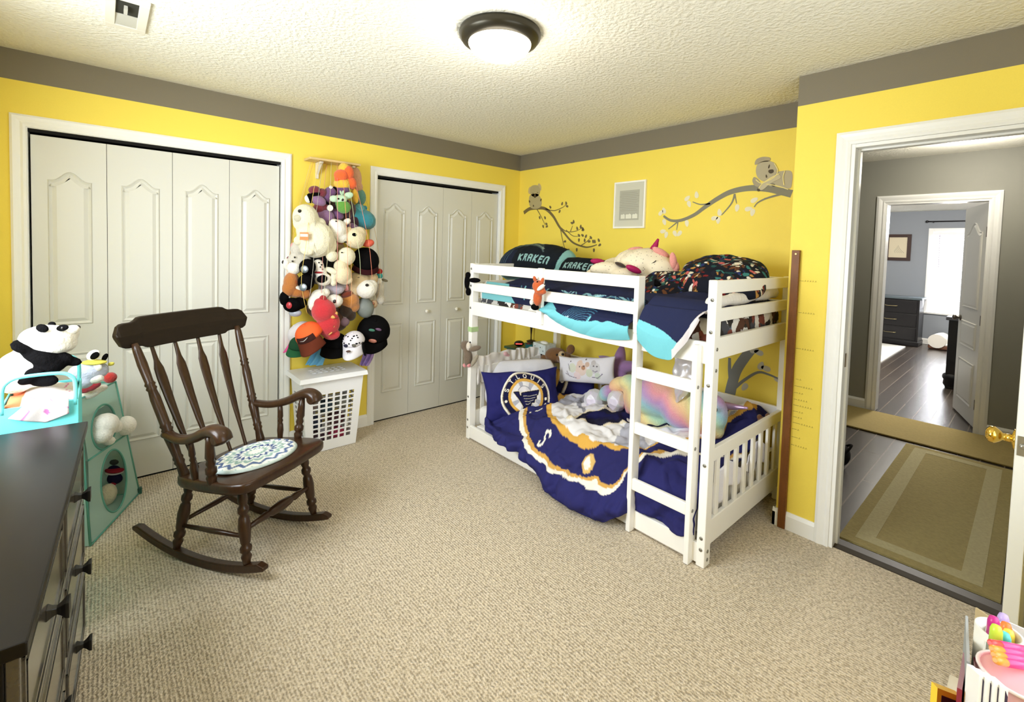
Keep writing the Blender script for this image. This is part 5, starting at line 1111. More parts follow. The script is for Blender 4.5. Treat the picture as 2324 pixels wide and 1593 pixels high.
def dalm(t, M_, r):
    rr_ = random.Random(5)
    for k in range(16):
        a_ = rr_.uniform(-1.1, 1.1); b_ = rr_.uniform(.15, 1.2); v = Vector((r*1.1*math.cos(b_)**.8*math.cos(a_), r*1.02*math.cos(b_)**.8*math.sin(a_), r*.93*math.sin(b_)))
        obj('spot', MB(M_).ell(v, (r*.07, r*.08, r*.075), None, 8), CB, t)
    for s in (-1, 1): obj('ear', MB(M_).ell((r*.55, s*r*1.05, -r*.5), (r*.22, r*.12, r*.8), None, 14), CB, t)
    obj('eye', MB(M_).ell((r*1.06, -r*.38, r*.2), (r*.08, r*.2, r*.18), None, 12), fab('cap_eye', (52, 50, 70)), t); obj('eye', MB(M_).ell((r*1.06, r*.38, r*.2), (r*.08, r*.2, r*.18), None, 12), fab('cap_eye_grey', (110, 106, 96)), t)
    obj('nose', MB(M_).ell((r*1.62, 0, -r*.05), (r*.16, r*.22, r*.07), None, 12), fab('cap_nose', (84, 66, 64)), t)
    obj('mouth_line', MB(M_).tube([(r*1.72, 0, -r*.02), (r*1.95, 0, -r*.12)], r*.015, 6), CB, t)
cap('cap', 'white cap with black dalmatian spots, dog face and floppy ears', 803, 775, ('y', -.29), 24, (-.05, .95, .35), (.03, -.55, .85), CWH, CWH, dalm, blen=1.0, droop=.75)
def patch(t, M_, r):
    for (a_, b_, c_, m_) in ((.5, 1.0, .2, fab('patch_mauve', (112, 84, 110))), (-.1, .95, .2, fab('patch_teal', (74, 124, 104))), (.1, .25, .26, fab('patch_pink', (196, 132, 116)))):
        v = Vector((r*1.09*math.cos(b_)**.8*math.cos(a_), r*1.02*math.cos(b_)**.8*math.sin(a_), r*.93*math.sin(b_))); obj('patch', MB(M_).ell(v, (r*.06, r*c_, r*c_*.6), None, 10), m_, t)
cap('cap', 'large black cap with a pink patch at the lower right of the hanger', 848, 752, Y2, 36, (.25, .8, .5), (-.05, -.85, .45), CB, CB, patch, blen=.65)
def ribbon(name, label, pts, w0, w1, m, pl):
    f = MB(); P = smooth([at(px, py, pl) for px, py in pts], 8); n = len(P)
    def fn(u, v):
        i = min(n-1, int(round(v*(n-1)))); w_ = (w0+(w1-w0)*v)*mpp(P[i]); return P[i]+RH*((u-.5)*w_)-DP*(.012*math.sin(u*15+v*3))
    f.grid(fn, 20, n-1); return tag(obj(name, f, m, solid=.003), label, 'cloth', G)
ribbon('cloth_tail', 'pale blue cloth tail dangling under the caps toward the hamper lid', [(728, 790), (720, 812), (712, 829)], 28, 38, fab('sky_cloth', (120, 190, 230), rough=.5), Y1)
ribbon('cloth_tail', 'purple and white cloth tail dangling beside the hamper lid corner', [(840, 788), (834, 812), (826, 830)], 26, 20, fab('violet_cloth', (166, 140, 206), var=.3, varscale=30, rough=.5), Y1)

# ------------------------------------------------------------------ teal tote with toys, left of the chair
INF = 1.04
YT = -1.262
tr_ = ony(178, 905, YT); tl_ = ony(-4, 925, YT); tx0, tx1, tz = tl_.x, tr_.x, tr_.z
tote = thing('fabric_tote', ((tx0+tx1)/2, YT+.17, 0), 'tall aqua fabric tote with an arched handle beyond the end of the dresser', 'tote')
M_tt = fab('aqua_canvas', (120, 226, 230))
f = MB(); d_ = .34; wl = .006
for q0, q1 in (((tx0, YT), (tx1, YT+wl)), ((tx0, YT+d_-wl), (tx1, YT+d_)), ((tx0, YT+wl), (tx0+wl, YT+d_-wl)), ((tx1-wl, YT+wl), (tx1, YT+d_-wl))): f.box((q0[0], q0[1], .002), (q1[0], q1[1], tz))
f.box((tx0, YT, .002), (tx1, YT+d_, .01)); obj('body', f, M_tt, tote, bevel=.002)
hx0, hx1 = tx0+.008, tx1-.008; zt_ = ony(90, 852, YT).z
for yy in (YT+.004, YT+d_-.004): obj('handle', MB().tube(smooth([(hx0, yy, tz-.02), (hx0, yy, zt_-.045), (hx0+.012, yy, zt_-.015), (hx0+.045, yy, zt_), (hx1-.045, yy, zt_), (hx1-.012, yy, zt_-.015), (hx1, yy, zt_-.045), (hx1, yy, tz-.02)], 4), .0062, 8), M_tt, tote)
f = MB()
def clo(u, v):
    x = tx0+.012+(tx1-tx0-.024)*u; y = YT+.012+(d_-.024)*v; z = tz-.006+.02*noise.noise(Vector((x*14, y*14, 0)))+.016*math.sin(u*PI)*math.sin(v*PI); return Vector((x, y, z))
f.grid(clo, 40, 30); pa = np.array(f.V); c = np.tile(L3((236, 226, 222)), (len(pa), 1)); nz_ = vnoise(pa, 9); put(c, (nz_ > .04) & (nz_ < .09), (214, 110, 160)); put(c, pa[:, 0] < tx0+.05, (220, 120, 80)); f.C = c
pcl = tag(obj('printed_cloth', f, M_print, solid=.006), 'white cloth with pink print lying in the aqua tote, one corner over its front', 'cloth')
def corner(u, v):
    p = Vector((tx1-.125+.10*u-.05*v*(1-u), YT-.006-.005*math.sin(v*PI), tz+.016-.085*v*(1-.45*abs(u-.6)*1.6))); p.y -= .006*math.sin(u*8); return p
f = MB().grid(corner, 24, 20); pa = np.array(f.V); c = np.tile(L3((240, 234, 234)), (len(pa), 1)); nz_ = vnoise(pa, 22); put(c, np.abs(nz_) < .04, (206, 130, 190)); f.C = c
obj('cloth_corner', f, M_print, pcl, solid=.005)
PT = ('y', -1.08)
plush('panda_plush', 'large black and white panda toy sitting in the aqua tote', PT, [('body', W_, [(52, 838, 46, 44, 40), (36, 858, 34, 34, 34), (70, 812, 34, 30, 34)]), ('head', W_, [(112, 768, 48, 30, 42, -6), (118, 780, 44, 26, 40), (150, 760, 24, 18, 22, 20), (92, 766, 34, 26, 36)]),
  ('vest', BK, [(92, 806, 42, 17, 26, -24, 22), (108, 826, 36, 22, 24, 0, 24), (60, 786, 24, 10, 28, -35, 16), (140, 812, 24, 13, 14, -12, 26), (164, 820, 20, 10, 10, -8, 26), (88, 838, 36, 16, 20, 0, 24)]), ('leg', BK, [(64, 846, 38, 12, 14, 6, 30), (96, 862, 34, 15, 14, -2, 30), (50, 858, 28, 16, 14, 0, 26)]), ('ear', BK, [(96, 745, 13, 9, 6, -12, 34)]), ('far_ear', BK, [(118, 736, 8, 6, 5, 0, -8)]), ('eye_patch', BK, [(142, 744, 13, 7, 5, 12, 32)]), ('eye', EYE, [(141, 744, 3, 3, 2, 0, 38)]), ('muzzle', W_, [(164, 748, 14, 10, 12, 10, 14)]), ('nose', NOSE, [(177, 743, 4.5, 5, 4, -30, 14)])])
plush('striped_lemur_plush', 'pale blue grey lemur toy wearing a yellow headband leaning beside the panda', ('y', -.80), [('body', F('fur_blue_grey', (196, 202, 222)), [(205, 842, 26, 22), (188, 864, 22, 18), (222, 840, 20, 18), (178, 846, 18, 18)]), ('muzzle', W_, [(218, 860, 16, 10, 10, 10, 14)]), ('arm', W_, [(146, 882, 20, 12, 10, 28, 10), (130, 892, 12, 9)]), ('eye_patch', W_, [(220, 834, 11, 9, 5, 10, 18)]), ('eye', EYE, [(225, 833, 5, 5, 3, 0, 22)]), ('ear', W_, [(212, 806, 16, 11, 6, 30)]), ('inner_ear', BK, [(214, 807, 12, 8, 4, 30, 5)]), ('far_ear', BK, [(238, 811, 5, 10, 4, -30)]), ('headband', fab('yellow_band', (226, 214, 96)), [(214, 822, 26, 4, 20, -2, 4), (252, 826, 9, 5, 5, 20)])])
plush('red_plush', 'red toy peeping out under the lemur at the top of the mesh tower', ('y', -.56), [('body', F('fur_wine', (140, 34, 44)), [(202, 878, 16, 10), (214, 872, 14, 9), (190, 884, 12, 9)]), ('head', F('fur_scarlet', (176, 44, 38)), [(250, 857, 12, 12)])])
plush('white_mouse_plush', 'white toy lying along the rim of the mesh tower', ('y', -.50), [('body', W_, [(202, 894, 24, 11, 12, 18), (228, 882, 16, 8, 10, 20)]), ('ear', PK, [(183, 895, 6, 3)])])
# --- mesh storage tower
B0 = onz(205, 1238, .005); B1 = onz(316, 1118, .005)
e_ = (B1-B0).normalized(); nn = Vector((e_.y, -e_.x, 0)); nn = nn if nn.x > 0 else -nn
pn = (nn+ZU*.10).normalized()
def onpl(px, py, p0=None, n=None): r = ray(px, py); p0 = p0 or B0; n = n or pn; return CAM+r*((p0-CAM).dot(n)/r.dot(n))
T0, T1 = onpl(180, 906), onpl(262, 866); S0, S1 = onpl(200, 1045), onpl(288, 985)
def meshy():
    m = bpy.data.materials.new('teal_mesh'); m.use_nodes = True; b = m.node_tree.nodes['Principled BSDF']; b.inputs['Base Color'].default_value = (*lin((176, 208, 196)), 1); b.inputs['Alpha'].default_value = .66; b.inputs['Roughness'].default_value = .8; return m
M_ms = meshy(); M_rim = fab('teal_binding', (98, 158, 142))
tw = thing('mesh_tower', (B0+B1)/2-nn*.2, 'teal pop up mesh storage tower with round openings beside the dresser', 'mesh tower')
def holed(a, b, c, d, hc, rx, ry, ang=0):
    u = (b-a).normalized(); n_ = (b-a).cross(d-a).normalized(); v = n_.cross(u); O = a
    q = [((p-O).dot(u), (p-O).dot(v)) for p in (a, b, c, d)]; h0 = ((hc-O).dot(u), (hc-O).dot(v)); N = 64; vs = []; rim = []
    for k in range(N):
        t_ = 2*PI*k/N+PI/4; dx, dy = math.cos(t_), math.sin(t_); best = 9
        for (x0, y0), (x1, y1) in zip(q, q[1:]+q[:1]):
            ex, ey = x1-x0, y1-y0; det = dx*ey-dy*ex
            if abs(det) < 1e-9: continue
            s = ((x0-h0[0])*ey-(y0-h0[1])*ex)/det; w_ = ((x0-h0[0])*dy-(y0-h0[1])*dx)/det
            if s > 0 and -1e-6 <= w_ <= 1+1e-6: best = min(best, s)
        vs.append(O+u*(h0[0]+dx*best)+v*(h0[1]+dy*best))
        p = O+u*(h0[0]+dx*rx)+v*(h0[1]+dy*ry); rim.append(p)
    f = MB().add(vs+rim, [(k, (k+1) % N, N+(k+1) % N, N+k) for k in range(N)]); return f, rim
hu, hl = onpl(236, 968), onpl(259, 1090)
su_ = mpp(hu)
f, r1 = holed(S0, S1, T1, T0, hu, .30*(S1-S0).length, .112); obj('front_panel', f, M_ms, tw); f, r2 = holed(B0, B1, S1, S0, hl, .25*(B1-B0).length, .16); obj('front_panel', f, M_ms, tw)
for r in (r1, r2): obj('opening_rim', MB().tube(r, .005, 6, closed=True), M_rim, tw)
bk = -nn*.36+ZU*0; sh = lambda p, k: p-nn*.36*k
BT0, BT1 = T0-nn*.22, T1-nn*.22; BB0, BB1 = B0-nn*.36, B1-nn*.36
for nm, pl_ in (('side_panel', (B1, BB1, BT1, T1)), ('side_panel', (BB0, B0, T0, BT0)), ('back_panel', (BB1, BB0, BT0, BT1)), ('shelf', (S0, S1, S1-nn*.28, S0-nn*.28)), ('shelf', (T0-ZU*.1, T1-ZU*.1, BT1-ZU*.1, BT0-ZU*.1)), ('base', (B0, B1, BB1, BB0))): obj(nm, MB().add(pl_, [(0, 1, 2, 3)]), M_ms, tw, solid=.002)
for a, b in ((B0, T0), (B1, T1), (B0, B1), (S0, S1), (T0, T1), (T1, BT1), (T0, BT0), (B1, BB1), (BB1, BT1)): obj('binding', MB().tube([a, b], .005, 6), M_rim, tw)
obj('foot', MB().box(B1+Vector((-.012, -.012, -.004)), B1+Vector((.012, .012, .03))), mat('dark_teal_plastic', (40, 84, 74), rough=.4), tw)
INF = 1.05
PW = ('p', hu+nn*.015, nn)
plush('white_bunny_plush', 'white fluffy toy bulging out of the upper opening of the mesh tower', PW, [('body', W_, [(238, 965, 25, 26, 26), (232, 985, 20, 20), (246, 1000, 14, 10)]), ('tail', W_, [(284, 966, 20, 21, 20), (266, 968, 10, 14)])])
PW = ('p', hl-nn*.09, nn)
plush('hockey_doll', 'red and navy hockey player doll in the lower opening of the mesh tower', PW, [('jersey', fab('jersey_navy', (34, 30, 58)), [(264, 1062, 16, 16), (262, 1084, 15, 14), (266, 1072, 15, 14)]), ('stripe', fab('jersey_red', (160, 36, 52)), [(260, 1066, 19, 5, 13, -4, 3)]), ('chest_stripe', fab('jersey_white', (226, 220, 216)), [(260, 1071, 18, 2, 14, -4, 3)]), ('helmet', mat('doll_helmet', (46, 52, 50), rough=.4), [(262, 1044, 14, 11)]), ('chest_mark', mat('doll_mark', (220, 214, 220), rough=.6), [(271, 1056, 6, 5, 3, 0, 13)]), ('leg*', fab('sock_red', (170, 40, 56)), [(258, 1094, 6, 9, 6), (272, 1095, 6, 9, 6), (268, 1112, 10, 9, 8)])], cat='doll')
plush('cream_ball_plush', 'cream curled toy at the bottom of the lower mesh tower opening', PW, [('body', CR, [(244, 1122, 17, 24, 16, -8)]), ('fold', F('fur_beige', (196, 176, 140)), [(248, 1120, 6, 18, 4, -10, 13)])])
# ------------------------------------------------------------------ toys and things on the bed
INF = 1.06
FX_ = F('fur_fox', (186, 86, 40))
XF = ('x', -1.165)
plush('fox_plush', 'orange fox toy hanging from the upper guard rail by the batten', XF, [('body', FX_, [(1220, 676, 10, 18, 9), (1222, 649, 14, 13, 11), (1226, 660, 12, 10), (1232, 662, 8, 6)]), ('ear*', FX_, [(1214, 634, 4, 8, 3, 20), (1231, 637, 4, 7, 3, -15)]), ('inner_ear', BK, [(1220, 644, 4, 6, 3, 0, 8)]), ('muzzle', W_, [(1228, 652, 11, 4.5, 5, 40, 9)]), ('nose', NOSE, [(1236, 645, 1.6, 1.6, 1.6, 0, 10)]), ('foot', BK, [(1214, 697, 9, 7, 7, -10)]), ('tail_tip', W_, [(1208, 686, 6, 7)])])
plush('black_plush', 'black toy with arms wrapped round the upper head post of the bunk', ('x', -1.125), [('body', BK, [(1062, 624, 6, 7), (1060, 640, 6, 16), (1063, 662, 6, 9)]), ('arm', BK, [(1077, 636, 13, 5.5, 5, 0, 4)])])
KG = F('fur_koala', (112, 96, 80))
plush('koala_plush', 'grey brown koala toy hugging the lower head post of the bunk', ('x', -1.14), [('body', KG, [(1062, 812, 10, 19, 10), (1060, 795, 9, 9), (1056, 784, 11, 11)]), ('face', F('fur_koala_face', (214, 204, 190)), [(1064, 786, 6, 10, 6, 0, 6)]), ('eye', EYE, [(1061, 782, 1.3, 1.3, 1, 0, 12)]), ('nose', NOSE, [(1067, 777, 2, 2, 1.5, 0, 11)]), ('arm', KG, [(1078, 791, 14, 6, 6, 18)]), ('leg', F('fur_koala_leg', (150, 140, 122)), [(1077, 818, 5, 16, 5, -28)]), ('foot*', PK, [(1055, 829, 5, 5), (1064, 828, 5, 6)])])
tag(obj('green_band', MB().box((-1.113, -.691, .835), (-1.047, -.738, .872)), fab('pale_green_tape', (172, 198, 146))), 'pale green band wrapped round the head post of the bunk bed', 'band')
SPK = bpy.data.materials.new('speckled_cream'); SPK.use_nodes = True
nt = SPK.node_tree; b = nt.nodes['Principled BSDF']; b.inputs['Roughness'].default_value = .95
tc = nt.nodes.new('ShaderNodeTexCoord'); vo = nt.nodes.new('ShaderNodeTexVoronoi'); vo.inputs['Scale'].default_value = 60; nt.links.new(tc.outputs['Object'], vo.inputs['Vector'])
cr = nt.nodes.new('ShaderNodeValToRGB'); cr.color_ramp.elements[0].position = .12; cr.color_ramp.elements[0].color = (*lin((110, 96, 88)), 1); cr.color_ramp.elements[1].position = .2; cr.color_ramp.elements[1].color = (*lin((228, 216, 190)), 1)
nt.links.new(vo.outputs['Distance'], cr.inputs[0]); nt.links.new(cr.outputs[0], b.inputs['Base Color'])
MG = fab('magenta_satin', (160, 30, 84), rough=.45)
UX = ('x', -.5); UF = ('x', -.72)
VOX = .009
uni = plush('unicorn_pillow', 'large speckled cream unicorn cushion with magenta horn lying on the upper bunk', UX, [('body', SPK, [(1470, 602, 62, 38, 40), (1440, 600, 46, 34, 36), (1495, 618, 40, 36, 36), (1405, 608, 40, 24, 30)]), ('ear', F('fur_rosy', (224, 150, 140)), [(1528, 592, 8, 19, 6, 10, 6)]), ('mane*', F('fur_rosy', (224, 150, 140)), [(1442, 566, 18, 6, 8, 8, 0), (1500, 573, 22, 8, 8, -28, 2), (1534, 606, 8, 14, 7, 10, -2)])])
p0, p1 = at(1481, 572, UX), at(1494, 542, UX)
obj('horn', MB().tube([p0.lerp(p1, k/8) for k in range(9)], [.030*(1-k/8*.8)*(1+.08*(k % 2)) for k in range(9)], 14), MG, uni)
ey = [at(px, py, UX)-(at(px, py, UX)-CAM).normalized()*d for px, py, d in ((1456, 592, .112), (1464, 597, .112), (1474, 599, .11), (1483, 596, .106), (1489, 591, .10))]
obj('closed_eye', MB().tube(smooth(ey, 4), .0028, 6), mat('thread_black', (40, 32, 34), rough=.7), uni)
plush('speckled_plush', 'smaller speckled cream toy with magenta ribbons in front of the unicorn cushion', UF, [('body', SPK, [(1386, 612, 46, 18, 24), (1360, 622, 30, 14, 20), (1415, 622, 30, 14, 20)]), ('ribbon*', MG, [(1356, 593, 16, 6.5, 8, -3, 4), (1438, 611, 19, 7.5, 8, -22, 8)]), ('dark_ear', DB, [(1408, 601, 13, 4.5, 6, -22, 6)])])
plush('black_tip_plush', 'small black pointed toy poking up beside the guard post of the upper bunk', ('x', -.95), [('body', BK, [(1492, 645, 9, 7), (1488, 638, 4, 7)])])
VOX = .007
XT = ('x', -.30)
plush('teddy_bear', 'brown teddy bear slumped behind the pillows of the lower bunk', XT, [('body', F('fur_teddy', (122, 84, 48)), [(1262, 806, 24, 17, 18), (1244, 812, 16, 12), (1280, 812, 16, 14)]), ('ear', F('fur_teddy', (122, 84, 48)), [(1295, 793, 9, 11, 6, -15)]), ('far_ear', BK, [(1234, 805, 9, 9)]), ('muzzle', F('fur_teddy_muzzle', (206, 180, 138)), [(1275, 806, 8, 9, 9, 0, 12)]), ('nose', NOSE, [(1277, 804, 3, 3, 2, 0, 20)]), ('eye', EYE, [(1264, 805, 2.4, 2.4, 2, 0, 19)])])
def rainbow():
    m = bpy.data.materials.new('rainbow_fur'); m.use_nodes = True; nt = m.node_tree; b = nt.nodes['Principled BSDF']; b.inputs['Roughness'].default_value = .95; b.inputs['Sheen Weight'].default_value = .3
    tc = nt.nodes.new('ShaderNodeTexCoord'); mp = nt.nodes.new('ShaderNodeMapping'); nt.links.new(tc.outputs['Object'], mp.inputs['Vector'])
    nz = nt.nodes.new('ShaderNodeTexNoise'); nz.inputs['Scale'].default_value = 5; nt.links.new(mp.outputs[0], nz.inputs['Vector'])
    sx = nt.nodes.new('ShaderNodeSeparateXYZ'); nt.links.new(mp.outputs[0], sx.inputs[0])
    a1 = nt.nodes.new('ShaderNodeMath'); a1.operation = 'MULTIPLY_ADD'; a1.inputs[1].default_value = -2.1; nt.links.new(sx.outputs['Y'], a1.inputs[0]); 
    a0 = nt.nodes.new('ShaderNodeMath'); a0.operation = 'MULTIPLY'; a0.inputs[1].default_value = 2.4; nt.links.new(sx.outputs['Z'], a0.inputs[0]); nt.links.new(a0.outputs[0], a1.inputs[2])
    a2 = nt.nodes.new('ShaderNodeMath'); a2.operation = 'MULTIPLY_ADD'; a2.inputs[1].default_value = .35; nt.links.new(nz.outputs['Fac'], a2.inputs[0]); nt.links.new(a1.outputs[0], a2.inputs[2])
    fr = nt.nodes.new('ShaderNodeMath'); fr.operation = 'FRACT'; nt.links.new(a2.outputs[0], fr.inputs[0])
    cr = nt.nodes.new('ShaderNodeValToRGB'); E_ = cr.color_ramp.elements; E_[0].position = 0; E_[0].color = (*lin((232, 158, 168)), 1); E_[1].position = 1; E_[1].color = (*lin((232, 158, 168)), 1)
    for p, c in ((.16, (240, 196, 150)), (.34, (238, 224, 160)), (.52, (178, 214, 186)), (.68, (150, 192, 206)), (.84, (186, 150, 196))): e = E_.new(p); e.color = (*lin(c), 1)
    nt.links.new(fr.outputs[0], cr.inputs[0]); nt.links.new(cr.outputs[0], b.inputs['Base Color'])
    n2 = nt.nodes.new('ShaderNodeTexNoise'); n2.inputs['Scale'].default_value = 130; n2.inputs['Detail'].default_value = 6; nt.links.new(mp.outputs[0], n2.inputs['Vector'])
    bp = nt.nodes.new('ShaderNodeBump'); bp.inputs['Strength'].default_value = .6; bp.inputs['Distance'].default_value = .01; nt.links.new(n2.outputs['Fac'], bp.inputs['Height']); nt.links.new(bp.outputs[0], b.inputs['Normal']); return m
RB = rainbow(); VOX = .010; INF = 1.04
def foil():
    m = bpy.data.materials.new('holographic_foil'); m.use_nodes = True; nt = m.node_tree; b = nt.nodes['Principled BSDF']; b.inputs['Metallic'].default_value = .06; b.inputs['Roughness'].default_value = .42
    tc = nt.nodes.new('ShaderNodeTexCoord'); vo = nt.nodes.new('ShaderNodeTexVoronoi'); vo.inputs['Scale'].default_value = 22; nt.links.new(tc.outputs['Object'], vo.inputs['Vector'])
    cr = nt.nodes.new('ShaderNodeValToRGB'); sp = nt.nodes.new('ShaderNodeSeparateColor'); nt.links.new(vo.outputs['Color'], sp.inputs[0]); E_ = cr.color_ramp.elements
    E_[0].color = (*lin((226, 226, 232)), 1); E_[1].color = (*lin((240, 238, 240)), 1); e = E_.new(.35); e.color = (*lin((222, 208, 232)), 1); e = E_.new(.6); e.color = (*lin((206, 208, 212)), 1)
    nt.links.new(sp.outputs[0], cr.inputs[0]); nt.links.new(cr.outputs[0], b.inputs['Base Color'])
    bp = nt.nodes.new('ShaderNodeBump'); bp.inputs['Strength'].default_value = .7; bp.inputs['Distance'].default_value = .02; nt.links.new(vo.outputs['Distance'], bp.inputs['Height']); nt.links.new(bp.outputs[0], b.inputs['Normal']); return m
FO = foil(); RX = ('x', -.52)
ru = plush('rainbow_unicorn_plush', 'big rainbow fur unicorn toy with silver hooves lying across the lower bunk', RX, [('body', RB, [(1500, 902, 66, 46, 40), (1455, 905, 34, 46, 34), (1545, 925, 46, 46, 40), (1590, 935, 40, 48, 40), (1622, 938, 26, 42, 32), (1628, 975, 14, 20, 18), (1405, 872, 24, 16, 18, 25), (1378, 892, 20, 17, 17, 45), (1430, 868, 24, 18, 20), (1432, 915, 16, 42, 18, 12), (1500, 955, 50, 22, 26)]), ('hoof*', FO, [(1350, 907, 25, 25, 22, 0, 6), (1400, 909, 22, 25, 22, 0, 14), (1421, 982, 27, 34, 26, 0, 40), (1474, 985, 28, 22, 22, 0, 30)]), ('eye', EYE, [(1624, 930, 4, 6, 3, 0, 40)])])
p0, p1 = at(1646, 921, ('x', -.4)), at(1697, 926, ('x', -.4))
obj('horn', MB().tube([p0.lerp(p1, k/7) for k in range(8)], [.026*(1-k/7*.75) for k in range(8)], 12), mat('horn_lilac', (206, 170, 214), rough=.25, metal=.5), ru)
SF = mat('silver_foil', (222, 220, 226), rough=.3, metal=.5, bump=.25, scale=9)
def foilsheet(u, v):
    pts = [(1531, 812), (1528, 845), (1532, 880), (1533, 918)]; pr = [(1580, 818), (1576, 850), (1572, 880), (1548, 905)]
    k = min(2, int(v*3)); q = v*3-k; a = at(*pts[k], ('x', -.62)).lerp(at(*pts[k+1], ('x', -.62)), q); b = at(*pr[k], ('x', -.62)).lerp(at(*pr[k+1], ('x', -.62)), q)
    p = a.lerp(b, u); p.x -= .035*math.sin(u*PI)*math.sin(v*PI)+.02*noise.noise(Vector((u*3, v*5, 2))); return p
tag(obj('foil_balloon', MB().grid(foilsheet, 24, 36), SF, solid=.004), 'deflated silver foil balloon hanging down behind the ladder rungs', 'balloon')
plush('brown_plush', 'small brown toy with two ears peeking over the low foot rail', ('x', -.30), [('body', F('fur_chestnut', (120, 78, 44)), [(1733, 960, 14, 14), (1728, 968, 12, 12)]), ('ear*', F('fur_chestnut', (120, 78, 44)), [(1724, 948, 6, 8), (1743, 945, 6, 7)])])
plush('pink_plush', 'small pink toy behind the ruffled satin throw near the closet', ('y', -.70), [('body', F('fur_pale_pink', (226, 180, 186)), [(1144, 802, 9, 7), (1150, 806, 8, 6)])])
def sheet(u, v):
    x = -1.04+.9*u; zb = .20+.10*(1-math.exp(-u*5))+.02*math.sin(u*30); z = .34+.09*math.sin(u*7)**2; p = Vector((x, -2.583+.006*math.sin(u*60), z+(zb-z)*v)); return p
tag(obj('white_sheet', MB().grid(sheet, 60, 12), fab('sheet_white', (226, 224, 232)), solid=.006), 'white sheet hanging behind the low foot slats of the bunk bed', 'sheet')

# ------------------------------------------------------------------ nightstand in the corner
ns = thing('nightstand', (-.21, -.48, 0), 'dark green painted nightstand in the corner between bed head and closet', 'nightstand')
M_gn = mat('green_paint', (52, 84, 58), rough=.45, var=.05, scale=20)
nz_ = .57
obj('top', MB().box((-.405, -.672, nz_-.022), (-.02, -.295, nz_)), M_gn, ns, bevel=.003); obj('body', MB().box((-.385, -.655, .12), (-.03, -.315, nz_-.022)), M_gn, ns, bevel=.003)
d = obj('drawer', MB().box((-.39, -.635, .36), (-.385, -.335, .525)), M_gn, ns, bevel=.002); obj('knob', MB().lathe((-.39, -.485, .445), (-1, 0, 0), [(0, .006), (.01, .006), (.016, .014), (.024, .012), (.028, .002)], 12), mat('black_metal', (16, 15, 15), rough=.35), d)
for x in (-.38, -.065):
    for y in (-.65, -.35): obj('leg', MB().box((x, y, .001), (x+.03, y+.03, .12)), M_gn, ns)
pc = onz(1178, 786, nz_+.001)
ck = thing('alarm_clock', pc, 'rounded black alarm clock with a glowing red display on the green nightstand', 'clock')
R_ = Matrix((RH, DP, ZU)).transposed()
f = MB().ell(pc+ZU*.028, (.047, .035, .028), R_, 20); obj('body', f, mat('clock_black', (22, 18, 18), rough=.2), ck)
f = MB(); [f.add([pc+ZU*zz+RH*xx-DP*.0335 for xx, zz in ((-.032, .026), (.028, .026), (.028, .034), (-.032, .034))], [(0, 1, 2, 3)])]; obj('display', f, mat('clock_red', (255, 60, 50), emit=((255, 70, 60), 2.5)), ck, solid=.003)
pb = onz(1235, 800, nz_+.001); s_ = mpp(pb)
tb = thing('tissue_box', pb, 'pale patterned tissue box on the green nightstand', 'tissue box')
XB = Matrix.Translation(pb) @ Matrix.Rotation(math.radians(-8), 4, 'Z')
obj('carton', MB(XB).box((-.06, -.09, 0), (.06, .09, .085)), mat('carton_pale', (206, 216, 216), rough=.6, var=.12, scale=30), tb, bevel=.003); obj('tissue', MB(XB).ell((0, 0, .088), (.03, .045, .016), None, 12), mat('tissue_white', (240, 240, 238), rough=.9), tb)
for k in range(4): obj('print_dot', MB(XB).lathe((-.0602, -.06+.04*k, .03+.025*(k % 2)), (-1, 0, 0), [(0, .006), (.0004, .006)], 10), mat('carton_ink', (70, 90, 96), rough=.6), tb)
pt = onz(1200, 790, nz_+.001); XB2 = Matrix.Translation(pt) @ Matrix.Rotation(math.radians(-35), 4, 'Z')
tb = thing('teal_box', pt, 'small open teal box of trinkets between clock and tissue box', 'box')
f = MB(XB2); 
for a_, b_ in (((-.03, -.035, 0), (.03, .035, .003)), ((-.03, -.035, .003), (-.027, .035, .04)), ((.027, -.035, .003), (.03, .035, .04)), ((-.027, -.035, .003), (.027, -.032, .04)), ((-.027, .032, .003), (.027, .035, .04))): f.box(a_, b_)
obj('tray', f, mat('teal_card', (36, 116, 122), rough=.5), tb); obj('trinket', MB(XB2).ell((0, 0, .038), (.024, .026, .014), None, 10), mat('trinket_wine', (96, 40, 44), rough=.4), tb)
pl_ = onz(1205, 775, nz_+.001); lm = thing('table_lamp', pl_, 'slim dark tapered lamp stem on the green nightstand, shade hidden by the bunk rail', 'lamp')
M_lm = mat('lamp_pewter', (70, 62, 54), rough=.3, metal=.7)
obj('base', MB().lathe(pl_, (0, 0, 1), [(0, .045), (.008, .045), (.014, .03), (.02, .01)], 20), M_lm, lm); obj('stem', MB().lathe(pl_+ZU*.018, (0, 0, 1), [(0, .006), (.05, .006), (.13, .014), (.17, .016), (.175, .006)], 14), M_lm, lm)
obj('lamp_shade', MB().lathe(pl_+ZU*.185, (0, 0, 1), [(0, .085), (.11, .06)], 24, caps=False), fab('shade_linen', (214, 204, 182)), lm, solid=.002)

